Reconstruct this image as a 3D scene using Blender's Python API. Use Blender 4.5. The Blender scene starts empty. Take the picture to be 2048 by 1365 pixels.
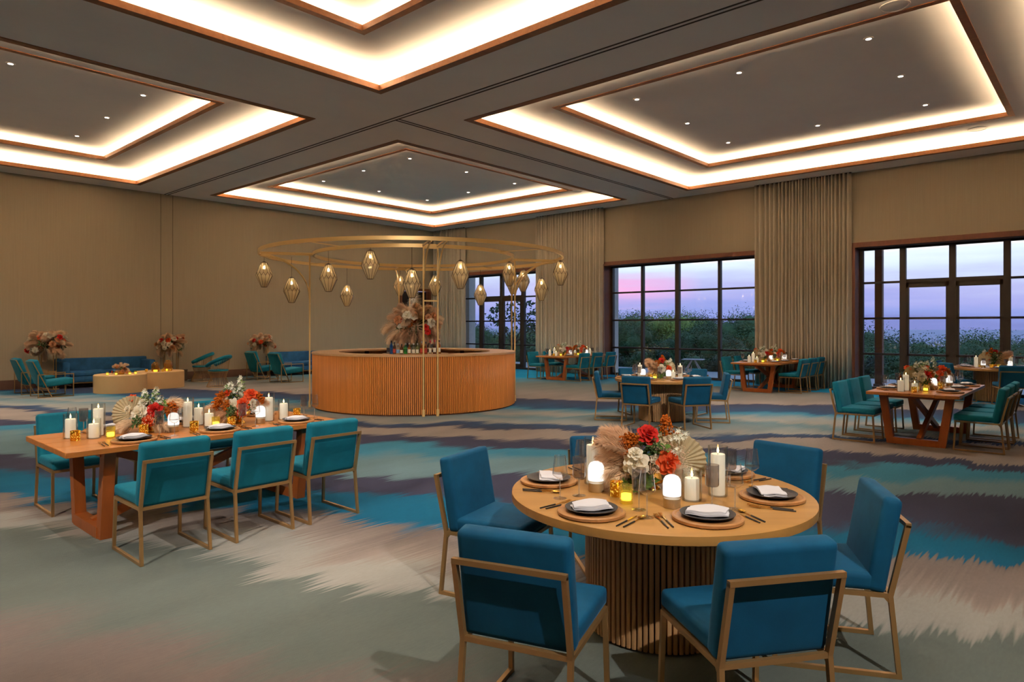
import bpy, bmesh, math, random
from mathutils import Vector, Matrix, Euler

PI = math.pi
scene = bpy.context.scene
COL = scene.collection

# ------------------------------------------------------------------ camera
cam_d = bpy.data.cameras.new('camera'); cam = bpy.data.objects.new('camera', cam_d); COL.objects.link(cam)
cam.location = (0, 0, 1.70); cam.rotation_euler = (PI/2, 0, math.radians(-48))
cam_d.sensor_width = 36; cam_d.lens = 36*1340/2048; cam_d.shift_y = -29.5/2048; cam_d.clip_end = 5000
scene.camera = cam

# ------------------------------------------------------------------ colour management / render options
vs = scene.view_settings
vs.view_transform = 'Standard'; vs.look = 'None'; vs.gamma = 1; vs.use_curve_mapping = False
vs.exposure = 0.64
cy = scene.cycles
cy.use_denoising = True; cy.use_adaptive_sampling = True; cy.adaptive_threshold = .06; cy.transparent_max_bounces = 20; cy.max_bounces = 6; cy.diffuse_bounces = 4
cy.glossy_bounces = 3; cy.sample_clamp_indirect = 6; cy.caustics_reflective = False; cy.caustics_refractive = False

COVE_W = 225.0       # watts of one outer cove strip
COVE_W2 = 70.0      # inner cove strip
SPOT_W = 112.0      # one recessed downlight
COVE_COL = (1.0, .80, .52)
SPOT_COL = (1.0, .94, .87)
SKY = .94

# ------------------------------------------------------------------ node helpers
def newmat(name):
    m = bpy.data.materials.new(name); m.use_nodes = True
    nt = m.node_tree; nt.nodes.clear()
    return m, nt, nt.nodes.new('ShaderNodeOutputMaterial')
def nd(nt, t, **kw):
    n = nt.nodes.new(t)
    for k, v in kw.items():
        if k.startswith('i_'): n.inputs[k[2:].replace('_', ' ')].default_value = v
        elif k.startswith('n_'): n.inputs[int(k[2:])].default_value = v
        else: setattr(n, k, v)
    return n
def lk(nt, a, ao, b, bi): nt.links.new(a.outputs[ao], b.inputs[bi])
def c4(c): return (c[0], c[1], c[2], 1)
def srgb(r, g, b):
    f = lambda x: (x/255/12.92) if x <= 10 else ((x/255+.055)/1.055)**2.4
    return (f(r), f(g), f(b))

def world_sky():
    w = bpy.data.worlds.new('dusk_sky'); scene.world = w; w.use_nodes = True
    nt = w.node_tree; nt.nodes.clear()
    out = nt.nodes.new('ShaderNodeOutputWorld'); bg = nd(nt, 'ShaderNodeBackground', i_Strength=SKY)
    tc = nt.nodes.new('ShaderNodeTexCoord')
    sep = nt.nodes.new('ShaderNodeSeparateXYZ'); lk(nt, tc, 'Generated', sep, 0)
    # streaky clouds: noise stretched along the horizon, shifting the gradient up and down
    mp = nd(nt, 'ShaderNodeMapping'); mp.inputs['Scale'].default_value = (3.0, 3.0, 34.0); lk(nt, tc, 'Generated', mp, 0)
    ns = nd(nt, 'ShaderNodeTexNoise', i_Scale=1.6, i_Detail=5.0, i_Roughness=.55); lk(nt, mp, 0, ns, 'Vector')
    sb = nd(nt, 'ShaderNodeMath', operation='SUBTRACT', n_1=.5); lk(nt, ns, 'Fac', sb, 0)
    ml = nd(nt, 'ShaderNodeMath', operation='MULTIPLY', n_1=.055); lk(nt, sb, 0, ml, 0)
    ad = nd(nt, 'ShaderNodeMath', operation='ADD'); lk(nt, sep, 'Z', ad, 0); lk(nt, ml, 0, ad, 1)
    rp = nt.nodes.new('ShaderNodeValToRGB'); cr = rp.color_ramp
    stops = [(0, srgb(120, 128, 190)), (.018, srgb(136, 148, 212)), (.038, srgb(158, 160, 218)), (.056, srgb(176, 178, 224)),
             (.078, srgb(202, 214, 238)), (.105, srgb(226, 238, 246)), (.2, srgb(196, 216, 246)), (.5, srgb(150, 180, 230)), (1, srgb(110, 145, 205))]
    cr.elements[0].position = stops[0][0]; cr.elements[0].color = c4(stops[0][1])
    cr.elements[1].position = 1; cr.elements[1].color = c4(stops[-1][1])
    for p, c in stops[1:-1]:
        e = cr.elements.new(p); e.color = c4(c)
    lk(nt, ad, 0, rp, 0)
    # a band of sunset pink low over the horizon, strongest where the sun has gone down
    dt = nd(nt, 'ShaderNodeVectorMath', operation='DOT_PRODUCT'); lk(nt, tc, 'Generated', dt, 0); dt.inputs[1].default_value = (.832, .548, .06)
    p1 = nd(nt, 'ShaderNodeMapRange', n_1=.990, n_2=.99995, n_3=0.0, n_4=1.0); lk(nt, dt, 'Value', p1, 0)
    b1 = nd(nt, 'ShaderNodeMapRange', n_1=.05, n_2=.0, n_3=0.0, n_4=1.0)
    ab = nd(nt, 'ShaderNodeMath', operation='SUBTRACT', n_1=.054); lk(nt, ad, 0, ab, 0)
    a2 = nd(nt, 'ShaderNodeMath', operation='ABSOLUTE'); lk(nt, ab, 0, a2, 0)
    b2 = nd(nt, 'ShaderNodeMapRange', n_1=.026, n_2=.0, n_3=0.0, n_4=1.0); lk(nt, a2, 0, b2, 0)
    pm = nd(nt, 'ShaderNodeMath', operation='MULTIPLY'); lk(nt, p1, 0, pm, 0); lk(nt, b2, 0, pm, 1)
    mx = nd(nt, 'ShaderNodeMix', data_type='RGBA'); lk(nt, pm, 0, mx, 0); lk(nt, rp, 0, mx, 6); mx.inputs[7].default_value = c4(srgb(240, 164, 212))
    lk(nt, mx, 2, bg, 'Color'); lk(nt, bg, 0, out, 0)
world_sky()

# ------------------------------------------------------------------ materials
MATS = {}
def M(name, col, rough=.5, metal=0., var=0., vscale=6., stretch=(1, 1, 1), bump=0., bscale=60., sheen=0., rnd=0., emit=None, estr=0., spec=.5, sss=0., trans=0., coat=0.):
    m, nt, out = newmat(name)
    p = nd(nt, 'ShaderNodeBsdfPrincipled', i_Roughness=rough, i_Metallic=metal)
    p.inputs['Specular IOR Level'].default_value = spec
    p.inputs['Base Color'].default_value = c4(col)
    src = None
    if var or bump:
        tc = nt.nodes.new('ShaderNodeTexCoord'); mp = nt.nodes.new('ShaderNodeMapping')
        mp.inputs['Scale'].default_value = stretch; lk(nt, tc, 'Object', mp, 0)
    if var:
        ns = nd(nt, 'ShaderNodeTexNoise', i_Scale=vscale, i_Detail=5.0, i_Roughness=.6); lk(nt, mp, 0, ns, 'Vector')
        mr = nd(nt, 'ShaderNodeMapRange', n_1=.3, n_2=.7); lk(nt, ns, 'Fac', mr, 0)
        mx = nd(nt, 'ShaderNodeMix', data_type='RGBA'); lk(nt, mr, 0, mx, 0)
        mx.inputs[6].default_value = c4([x*(1-var) for x in col]); mx.inputs[7].default_value = c4([min(1, x*(1+var)) for x in col])
        src = (mx, 2)
    if rnd:
        oi = nt.nodes.new('ShaderNodeObjectInfo'); mr2 = nd(nt, 'ShaderNodeMapRange', n_3=1-rnd, n_4=1+rnd); lk(nt, oi, 'Random', mr2, 0)
        hs = nt.nodes.new('ShaderNodeHueSaturation'); lk(nt, mr2, 0, hs, 'Value')
        if src: lk(nt, src[0], src[1], hs, 'Color')
        else: hs.inputs['Color'].default_value = c4(col)
        src = (hs, 0)
    if src: lk(nt, src[0], src[1], p, 'Base Color')
    if bump:
        n2 = nd(nt, 'ShaderNodeTexNoise', i_Scale=bscale, i_Detail=3.0); lk(nt, mp, 0, n2, 'Vector')
        bp = nd(nt, 'ShaderNodeBump', i_Strength=bump, i_Distance=.01); lk(nt, n2, 'Fac', bp, 'Height'); lk(nt, bp, 0, p, 'Normal')
    if sheen:
        p.inputs['Sheen Weight'].default_value = sheen; p.inputs['Sheen Roughness'].default_value = .35
        p.inputs['Sheen Tint'].default_value = c4([min(1, x*2.2+.15) for x in col])
    if coat: p.inputs['Coat Weight'].default_value = coat; p.inputs['Coat Roughness'].default_value = .12
    if sss:
        p.inputs['Subsurface Weight'].default_value = sss; p.inputs['Subsurface Radius'].default_value = (.02, .012, .008)
    if emit:
        p.inputs['Emission Color'].default_value = c4(emit); p.inputs['Emission Strength'].default_value = estr
    lk(nt, p, 0, out, 0)
    MATS[name] = m
    return m
def GL(name, tint=(1, 1, 1), refl=1.0, rough=.02, diff=0., dcol=(1, 1, 1)):
    # thin-walled glass: clear transmission with a Fresnel reflection, optionally a little frosting
    m, nt, out = newmat(name)
    tr = nd(nt, 'ShaderNodeBsdfTransparent'); tr.inputs[0].default_value = c4(tint)
    gl = nd(nt, 'ShaderNodeBsdfGlossy', i_Roughness=rough)
    lw = nd(nt, 'ShaderNodeLayerWeight', i_Blend=.5); pw = nd(nt, 'ShaderNodeMath', operation='POWER', n_1=3.0); lk(nt, lw, 'Facing', pw, 0)
    fr = nd(nt, 'ShaderNodeMapRange', n_3=.05, n_4=.85); lk(nt, pw, 0, fr, 0)
    ml = nd(nt, 'ShaderNodeMath', operation='MULTIPLY', n_1=refl, use_clamp=True); lk(nt, fr, 0, ml, 0)
    mx = nt.nodes.new('ShaderNodeMixShader'); lk(nt, ml, 0, mx, 0)
    if diff:
        df = nd(nt, 'ShaderNodeBsdfTranslucent'); df.inputs[0].default_value = c4(dcol)
        d2 = nd(nt, 'ShaderNodeBsdfDiffuse'); d2.inputs[0].default_value = c4(dcol)
        ma = nt.nodes.new('ShaderNodeMixShader'); ma.inputs[0].default_value = .5; lk(nt, df, 0, ma, 1); lk(nt, d2, 0, ma, 2)
        m2 = nt.nodes.new('ShaderNodeMixShader'); m2.inputs[0].default_value = diff; lk(nt, tr, 0, m2, 1); lk(nt, ma, 0, m2, 2)
        lk(nt, m2, 0, mx, 1)
    else: lk(nt, tr, 0, mx, 1)
    lk(nt, gl, 0, mx, 2); lk(nt, mx, 0, out, 0)
    MATS[name] = m
    return m
def PLANT(name, col, var=.12, vscale=14., rnd=.08, tl=.42):
    # thin petals, plumes and leaves: light comes through as well as off them
    m, nt, out = newmat(name)
    tc = nt.nodes.new('ShaderNodeTexCoord'); ns = nd(nt, 'ShaderNodeTexNoise', i_Scale=vscale, i_Detail=3.0); lk(nt, tc, 'Object', ns, 'Vector')
    mr = nd(nt, 'ShaderNodeMapRange', n_1=.3, n_2=.7, n_3=1-var, n_4=1+var); lk(nt, ns, 'Fac', mr, 0)
    oi = nt.nodes.new('ShaderNodeObjectInfo'); m2 = nd(nt, 'ShaderNodeMapRange', n_3=1-rnd, n_4=1+rnd); lk(nt, oi, 'Random', m2, 0)
    mu = nd(nt, 'ShaderNodeMath', operation='MULTIPLY'); lk(nt, mr, 0, mu, 0); lk(nt, m2, 0, mu, 1)
    hs = nt.nodes.new('ShaderNodeHueSaturation'); hs.inputs['Color'].default_value = c4(col); lk(nt, mu, 0, hs, 'Value')
    d = nt.nodes.new('ShaderNodeBsdfDiffuse'); t = nt.nodes.new('ShaderNodeBsdfTranslucent'); lk(nt, hs, 0, d, 0); lk(nt, hs, 0, t, 0)
    mx = nt.nodes.new('ShaderNodeMixShader'); mx.inputs[0].default_value = tl; lk(nt, d, 0, mx, 1); lk(nt, t, 0, mx, 2); lk(nt, mx, 0, out, 0)
    MATS[name] = m
    return m
def EM(name, col, strength):
    m, nt, out = newmat(name)
    e = nd(nt, 'ShaderNodeEmission', i_Strength=strength); e.inputs[0].default_value = c4(col); lk(nt, e, 0, out, 0)
    MATS[name] = m
    return m

def carpet():
    m, nt, out = newmat('ikat_carpet')
    p = nd(nt, 'ShaderNodeBsdfPrincipled', i_Roughness=.95); p.inputs['Specular IOR Level'].default_value = .1
    tc = nt.nodes.new('ShaderNodeTexCoord'); sp = nt.nodes.new('ShaderNodeSeparateXYZ'); lk(nt, tc, 'Object', sp, 0)
    def mth(op, a, b=None, clamp=False):
        n = nd(nt, 'ShaderNodeMath', operation=op, use_clamp=clamp)
        for i, x in enumerate((a, b)):
            if x is None: continue
            if isinstance(x, (int, float)): n.inputs[i].default_value = x
            else: lk(nt, x[0], x[1], n, i)
        return (n, 0)
    X, Y = (sp, 'X'), (sp, 'Y')
    def noise1(coord, scale, detail=2.0, off=0.0):
        n = nd(nt, 'ShaderNodeTexNoise', noise_dimensions='1D', i_Scale=scale, i_Detail=detail); 
        c = mth('ADD', coord, off); lk(nt, c[0], 0, n, 'W'); return mth('SUBTRACT', (n, 'Fac'), .5)
    def noise2(scale, detail, sx, sy, off):
        mp = nt.nodes.new('ShaderNodeMapping'); mp.inputs['Scale'].default_value = (sx, sy, 0); mp.inputs['Location'].default_value = (off, off*1.7, 0)
        lk(nt, tc, 'Object', mp, 0)
        n = nd(nt, 'ShaderNodeTexNoise', noise_dimensions='2D', i_Scale=scale, i_Detail=detail); lk(nt, mp, 0, n, 'Vector')
        return mth('SUBTRACT', (n, 'Fac'), .5)
    # warp threads run along X: every thread is displaced by its own amount, which makes the ikat spikes
    spike = mth('ADD', mth('MULTIPLY', noise1(Y, 34., 1.), .46), mth('MULTIPLY', noise1(Y, 3.2, 2., 9.), .72))
    amp = mth('ADD', mth('MULTIPLY', noise2(.7, 1., 1, 1, 3.), 1.6), .85, True)
    Xj = mth('ADD', X, mth('MULTIPLY', spike, amp))
    cmb = nt.nodes.new('ShaderNodeCombineXYZ'); lk(nt, Xj[0], 0, cmb, 0); lk(nt, sp, 'Y', cmb, 1)
    wav = nd(nt, 'ShaderNodeTexNoise', noise_dimensions='2D', i_Scale=.5, i_Detail=3.0); lk(nt, cmb, 0, wav, 'Vector')
    w = mth('ADD', mth('MULTIPLY', Xj, .88), mth('MULTIPLY', Y, .475))
    w = mth('ADD', w, mth('MULTIPLY', mth('SUBTRACT', (wav, 'Fac'), .5), 1.9))
    f = mth('MULTIPLY', w, 1/25.0)
    SAGE = srgb(94, 101, 96); PINK = srgb(108, 98, 94); CREAM = srgb(142, 139, 132); TAUPE = srgb(134, 123, 115)
    BLUE = srgb(18, 88, 118); NAVY = srgb(56, 57, 76); LSAGE = srgb(96, 122, 130); LBLUE = srgb(54, 114, 138); DEEP = srgb(46, 70, 98); BRI = srgb(20, 124, 164)
    st = [(0, PINK), (2.55, PINK), (3.0, SAGE), (4.25, SAGE), (4.31, CREAM), (4.72, CREAM), (4.82, TAUPE), (5.28, PINK), (5.34, BLUE), (6.1, BLUE), (6.2, NAVY), (7.25, NAVY),
          (7.35, LSAGE), (8.1, LSAGE), (8.5, LBLUE), (9.05, LBLUE), (9.12, NAVY), (9.75, NAVY), (9.8, TAUPE), (10.65, TAUPE), (10.72, NAVY), (11.15, DEEP), (11.3, CREAM), (12.3, LSAGE), (12.7, CREAM),
          (13.6, LBLUE), (13.9, DEEP), (15.3, NAVY), (15.45, TAUPE), (19.5, SAGE), (21.2, LBLUE), (22.0, BRI)]
    r = nt.nodes.new('ShaderNodeValToRGB'); cr = r.color_ramp
    cr.elements[0].position = st[0][0]/25; cr.elements[0].color = c4(st[0][1])
    cr.elements[1].position = st[-1][0]/25; cr.elements[1].color = c4(st[-1][1])
    for q, c in st[1:-1]:
        e = cr.elements.new(q/25); e.color = c4(c)
    lk(nt, f[0], 0, r, 0)
    # a bright blue border runs along the window wall
    bf = mth('MULTIPLY', mth('SUBTRACT', mth('ADD', Xj, mth('MULTIPLY', mth('SUBTRACT', (wav, 'Fac'), .5), 1.2)), 17.95), 8.0, True)
    bm_ = nd(nt, 'ShaderNodeMix', data_type='RGBA'); lk(nt, bf[0], 0, bm_, 0); lk(nt, r, 0, bm_, 6); bm_.inputs[7].default_value = c4(BRI)
    # faint cloudy mottling and thread grain
    mo = mth('ADD', mth('MULTIPLY', noise2(1.0, 4., .55, 1.6, 5.), .42), mth('MULTIPLY', noise2(60., 2., .3, 1., 2.), .16))
    mo = mth('ADD', mo, 1.0)
    hs = nt.nodes.new('ShaderNodeHueSaturation'); lk(nt, mo[0], 0, hs, 'Value'); lk(nt, bm_, 2, hs, 'Color')
    lk(nt, hs, 0, p, 'Base Color')
    nb = nd(nt, 'ShaderNodeTexNoise', i_Scale=160.0, i_Detail=2.0); lk(nt, tc, 'Object', nb, 'Vector')
    bp = nd(nt, 'ShaderNodeBump', i_Strength=.35, i_Distance=.004); lk(nt, nb, 'Fac', bp, 'Height'); lk(nt, bp, 0, p, 'Normal')
    lk(nt, p, 0, out, 0); MATS['ikat_carpet'] = m
    return m
carpet()

def WOOD(name, col, dark=.75, rough=.42, scale=1.0, axis='X', rnd=.0, spec=.4):
    m, nt, out = newmat(name)
    p = nd(nt, 'ShaderNodeBsdfPrincipled', i_Roughness=rough); p.inputs['Specular IOR Level'].default_value = spec
    tc = nt.nodes.new('ShaderNodeTexCoord'); mp = nt.nodes.new('ShaderNodeMapping'); s = [9*scale]*3; s['XYZ'.index(axis)] = .7*scale
    mp.inputs['Scale'].default_value = s; lk(nt, tc, 'Object', mp, 0)
    n1 = nd(nt, 'ShaderNodeTexNoise', i_Scale=1.6, i_Detail=6.0, i_Roughness=.6, i_Distortion=.6); lk(nt, mp, 0, n1, 'Vector')
    r = nt.nodes.new('ShaderNodeValToRGB'); r.color_ramp.elements[0].position = .3; r.color_ramp.elements[1].position = .72
    r.color_ramp.elements[0].color = c4([x*dark for x in col]); r.color_ramp.elements[1].color = c4([min(1, x*1.12) for x in col])
    lk(nt, n1, 'Fac', r, 0); src = (r, 0)
    if rnd:
        oi = nt.nodes.new('ShaderNodeObjectInfo'); mr2 = nd(nt, 'ShaderNodeMapRange', n_3=1-rnd, n_4=1+rnd); lk(nt, oi, 'Random', mr2, 0)
        hs = nt.nodes.new('ShaderNodeHueSaturation'); lk(nt, mr2, 0, hs, 'Value'); lk(nt, r, 0, hs, 'Color'); src = (hs, 0)
    lk(nt, src[0], src[1], p, 'Base Color')
    bp = nd(nt, 'ShaderNodeBump', i_Strength=.06, i_Distance=.004); lk(nt, n1, 'Fac', bp, 'Height'); lk(nt, bp, 0, p, 'Normal')
    lk(nt, p, 0, out, 0); MATS[name] = m
    return m

M('ceiling_paint', srgb(236, 226, 218), .9, var=.04, vscale=.6)
M('wall_fabric', srgb(166, 152, 128), .92, var=.05, vscale=3.0, stretch=(14, 14, .25), bump=.1, bscale=20)
M('groove_dark', srgb(84, 70, 58), .9)
M('baseboard_brown', srgb(92, 62, 48), .6, var=.1)
WOOD('trim_wood', srgb(150, 96, 56), .8, .5, 1.0, 'X')
WOOD('frame_wood', srgb(112, 66, 44), .75, .55, 1.0, 'Z')
M('bronze_frame', srgb(44, 36, 34), .55, .2)
M('outside_wall', srgb(196, 192, 186), .85, var=.05)
M('terrace_stone', srgb(170, 172, 172), .8, var=.08)
M('earth', srgb(60, 66, 44), .95, var=.3, vscale=.5)
M('sea_blue', srgb(120, 128, 170), .5)
M('curtain_linen', srgb(212, 200, 178), .92, var=.08, vscale=5, stretch=(6, 6, .4), sheen=.1, bump=.08, bscale=220)
M('velvet_blue', srgb(7, 76, 110), .78, var=.22, vscale=4.5, sheen=.32, bump=.06, bscale=300, spec=.2)
M('velvet_teal', srgb(10, 102, 122), .78, var=.2, vscale=4.5, sheen=.3, bump=.06, bscale=300, spec=.2)
M('velvet_navy', srgb(34, 82, 124), .8, var=.25, vscale=6, sheen=.3, spec=.2)
M('gold_frame', srgb(172, 134, 86), .36, .6, var=.05)
M('gold_pergola', srgb(218, 182, 118), .4, .4)
M('gold_bright', srgb(232, 184, 84), .22, 1.0)
M('gold_lamp', srgb(196, 174, 136), .4, .5)
M('black_enamel', srgb(34, 32, 34), .4)
M('black_plate', srgb(48, 47, 50), .5, spec=.4)
M('napkin_linen', srgb(222, 218, 220), .85, bump=.08, bscale=300)
M('wax', srgb(240, 232, 216), .5, sss=.0, emit=(1, .84, .62), estr=.2)  # faint emission stands in for flame light soaking through the wax
M('wick_dark', srgb(40, 34, 30), .9)
EM('flame', (1, .62, .22), 9.0)
EM('lamp_glow', (1, .92, .84), .85)
EM('lens_glow', (1, .92, .8), 12.0)
EM('bulb_glow', (1, .78, .42), 14.0)
EM('tealight_glow', (1, .72, .12), 3.2)
GL('clear_glass', (.99, .99, .99), 1.15)
GL('stem_glass', (.92, .93, .93), 2.2, .05, .22, (.95, .93, .9))
GL('hurricane_clear', (.95, .96, .95), 1.0)
GL('smoke_glass', (.62, .58, .57), 1.3, .06, .10, (.5, .46, .46))
GL('amber_glass', (.72, .42, .12), 1.2, .05, .12, (.7, .4, .1))
GL('yellow_glass', (.86, .78, .30), 1.1, .08, .22, (.9, .75, .25))
GL('window_glass', (.96, .975, .97), .8, .0)
GL('pendant_glass', (.76, .65, .47), 1.2, .12, .44, (.86, .70, .46))
WOOD('oak_top', srgb(180, 132, 70), .86, .4, .8, 'X')
WOOD('oak_slat', srgb(192, 148, 102), .82, .5, 1.2, 'Z', .12)
WOOD('walnut_top', srgb(186, 116, 54), .84, .36, .8, 'X')
WOOD('walnut_leg', srgb(168, 90, 38), .82, .4, 1.0, 'Z')
WOOD('bar_slat', srgb(206, 126, 56), .86, .42, 1.2, 'Z', .07)
WOOD('bar_top', srgb(196, 150, 104), .88, .4, .7, 'X')
M('bar_core', srgb(90, 50, 26), .7)
M('slat_core', srgb(58, 42, 30), .85)
WOOD('charger_wood', srgb(184, 130, 78), .62, .42, 1.6, 'X', .12)
M('drum_gold', srgb(232, 188, 130), .5, .0, var=.05, vscale=2)
PLANT('pampas', srgb(238, 206, 172), .08)
PLANT('pampas_pale', srgb(246, 222, 190), .06)
PLANT('amaranth', srgb(184, 96, 34), .2, 20., .08, .15)
PLANT('rose_coral', srgb(236, 104, 60), .12, 3., .06, .3)
PLANT('rose_red', srgb(220, 62, 54), .12, 3., .06, .3)
PLANT('rose_white', srgb(246, 238, 218), .04, 3., .03, .3)
PLANT('rose_peach', srgb(230, 172, 126), .08, 3., .05, .3)
M('filler_cream', srgb(226, 198, 168), .8, rnd=.05)
M('star_white', srgb(240, 240, 220), .7)
PLANT('leaf_green', srgb(104, 136, 66), .2, 6., .15, .3)
PLANT('leaf_dark', srgb(78, 98, 60), .2, 6., .15, .25)
M('fern_white', srgb(226, 214, 192), .8)
M('fan_leaf', srgb(190, 174, 138), .8, var=.1)
M('stem_green', srgb(96, 108, 60), .7)
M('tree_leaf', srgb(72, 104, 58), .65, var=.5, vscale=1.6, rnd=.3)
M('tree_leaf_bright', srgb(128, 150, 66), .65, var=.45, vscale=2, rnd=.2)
M('tree_leaf_dark', srgb(54, 76, 50), .65, var=.45, vscale=2, rnd=.2)  # darker green for some shrubs and the loose tree
M('bark', srgb(70, 58, 46), .9)
M('petal_purple', srgb(120, 70, 140), .7)

# ------------------------------------------------------------------ mesh helpers
class MB:
    """collects simple shapes and links them as one mesh"""
    def __init__(s): s.v = []; s.f = []; s.sm = []
    def add(s, vs_, fs, smooth=False):
        o = len(s.v); s.v += [tuple(x) for x in vs_]; s.f += [tuple(i+o for i in f) for f in fs]; s.sm += [smooth]*len(fs); return s
    def box(s, c, d, rot=None):
        x, y, z = d[0]/2, d[1]/2, d[2]/2
        vs_ = [Vector((a*x, b*y, e*z)) for a in (-1, 1) for b in (-1, 1) for e in (-1, 1)]
        if rot is not None: vs_ = [rot @ v for v in vs_]
        c = Vector(c)
        return s.add([v+c for v in vs_], [(0, 1, 3, 2), (4, 6, 7, 5), (0, 4, 5, 1), (2, 3, 7, 6), (0, 2, 6, 4), (1, 5, 7, 3)])
    def rbox(s, c, d, r=.02, seg=2, rot=None, puff=0.):
        bm = bmesh.new(); bmesh.ops.create_cube(bm, size=1)
        for v in bm.verts: v.co = Vector((v.co.x*d[0], v.co.y*d[1], v.co.z*d[2]))
        bmesh.ops.bevel(bm, geom=bm.edges[:], offset=r, segments=seg, affect='EDGES', profile=.6)
        bm.verts.index_update(); c = Vector(c)
        vs_ = [v.co.copy() for v in bm.verts]; fs = [[v.index for v in f.verts] for f in bm.faces]; bm.free()
        if rot is not None: vs_ = [rot @ v for v in vs_]
        return s.add([v+c for v in vs_], fs, True)
    def bar(s, a, b, w, h=None, up=(0, 0, 1)):
        a, b = Vector(a), Vector(b); h = h or w; d = (b-a).normalized(); u = Vector(up)
        if abs(d.dot(u)) > .98: u = Vector((0, 1, 0))
        x = d.cross(u).normalized(); y = x.cross(d)
        vs_ = [p + x*i*w/2 + y*j*h/2 for p in (a, b) for i, j in ((-1, -1), (1, -1), (1, 1), (-1, 1))]
        return s.add(vs_, [(3, 2, 1, 0), (4, 5, 6, 7), (0, 1, 5, 4), (1, 2, 6, 5), (2, 3, 7, 6), (3, 0, 4, 7)])
    def tube(s, pts, r, n=6, closed=False, taper=None):
        pts = [Vector(p) for p in pts]; m = len(pts); rings = []
        for i, p in enumerate(pts):
            a = pts[(i-1) % m] if (closed or i > 0) else p; b = pts[(i+1) % m] if (closed or i < m-1) else p
            d = (b-a).normalized(); u = Vector((0, 0, 1)) if abs(d.z) < .95 else Vector((0, 1, 0))
            x = d.cross(u).normalized(); y = x.cross(d); rr = r if taper is None else r*(1+(taper-1)*i/(m-1))
            rings.append([p + x*math.cos(2*PI*k/n)*rr + y*math.sin(2*PI*k/n)*rr for k in range(n)])
        vs_ = [v for g in rings for v in g]; fs = []
        for i in range(m if closed else m-1):
            j = (i+1) % m
            for k in range(n): fs.append((i*n+k, i*n+(k+1) % n, j*n+(k+1) % n, j*n+k))
        if not closed: fs.append(tuple(range(n))[::-1]); fs.append(tuple((m-1)*n+k for k in range(n)))
        return s.add(vs_, fs, True)
    def lathe(s, prof, n=32, c=(0, 0, 0), smooth=True, close=False):
        vs_ = []; fs = []; m = len(prof)
        for r, z in prof:
            for k in range(n): vs_.append((c[0]+r*math.cos(2*PI*k/n), c[1]+r*math.sin(2*PI*k/n), c[2]+z))
        for i in range(m if close else m-1):
            j = (i+1) % m
            for k in range(n): fs.append((i*n+k, i*n+(k+1) % n, j*n+(k+1) % n, j*n+k))
        if not close:
            if prof[0][0] > 1e-5: fs.append(tuple(range(n))[::-1])
            if prof[-1][0] > 1e-5: fs.append(tuple((m-1)*n+k for k in range(n)))
        return s.add(vs_, fs, smooth)
    def mesh(s, name, mat, auto=True):
        me = bpy.data.meshes.new(name); me.from_pydata(s.v, [], s.f); me.update()
        me.polygons.foreach_set('use_smooth', s.sm)
        me.materials.append(MATS[mat] if isinstance(mat, str) else mat)
        if auto and any(s.sm): me.set_sharp_from_angle(angle=math.radians(38))
        return me
def ob(name, me, parent=None, loc=(0, 0, 0), rot=(0, 0, 0), scale=None):
    o = bpy.data.objects.new(name, me); COL.objects.link(o); o.location = loc; o.rotation_euler = rot
    if scale is not None: o.scale = (scale,)*3 if isinstance(scale, (int, float)) else scale
    if parent: o.parent = parent
    return o
def part(name, mb, mat, parent, **k): return ob(name, mb.mesh(name, mat), parent, **k)
def tag(o, label=None, cat=None, group=None, kind=None):
    if label: o['label'] = label
    if cat: o['category'] = cat
    if group: o['group'] = group
    if kind: o['kind'] = kind
    return o
def thing(name, label, cat, loc=(0, 0, 0), rz=0, group=None, kind=None, scale=None):
    o = bpy.data.objects.new(name, None); COL.objects.link(o); o.empty_display_size = .1
    o.location = loc; o.rotation_euler = (0, 0, rz)
    if scale: o.scale = (scale,)*3
    return tag(o, label, cat, group, kind)
KIDS = {}
def copy_tree(o, loc=None, rz=None, label=None, group=None, parent=None, scale=None):
    c = o.copy(); COL.objects.link(c)
    if parent is not None: c.parent = parent
    if loc is not None: c.location = loc
    if rz is not None: c.rotation_euler = (0, 0, rz)
    if scale is not None: c.scale = (scale,)*3
    if label: c['label'] = label
    if group: c['group'] = group
    for ch in list(o.children):
        if ch.type != 'LIGHT': copy_tree(ch, parent=c)
    return c
class Proto:
    """the first placement uses the built thing itself, later ones copy it with its parts"""
    def __init__(s, root): s.root = root; s.used = False
    def put(s, loc, rz=0, label=None, group=None, scale=None):
        if not s.used:
            s.used = True; o = s.root; o.location = loc; o.rotation_euler = (0, 0, rz)
            if scale is not None: o.scale = (scale,)*3
            if label: o['label'] = label
            if group: o['group'] = group
            return o
        return copy_tree(s.root, loc, rz, label, group, None, scale)
def light(name, kind, loc, energy, color, parent=None, rot=(0, 0, 0), **k):
    d = bpy.data.lights.new(name, kind); d.energy = energy; d.color = color
    for a, b in k.items(): setattr(d, a, b)
    o = bpy.data.objects.new(name, d); COL.objects.link(o); o.location = loc; o.rotation_euler = rot
    if parent: o.parent = parent
    return o
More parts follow.
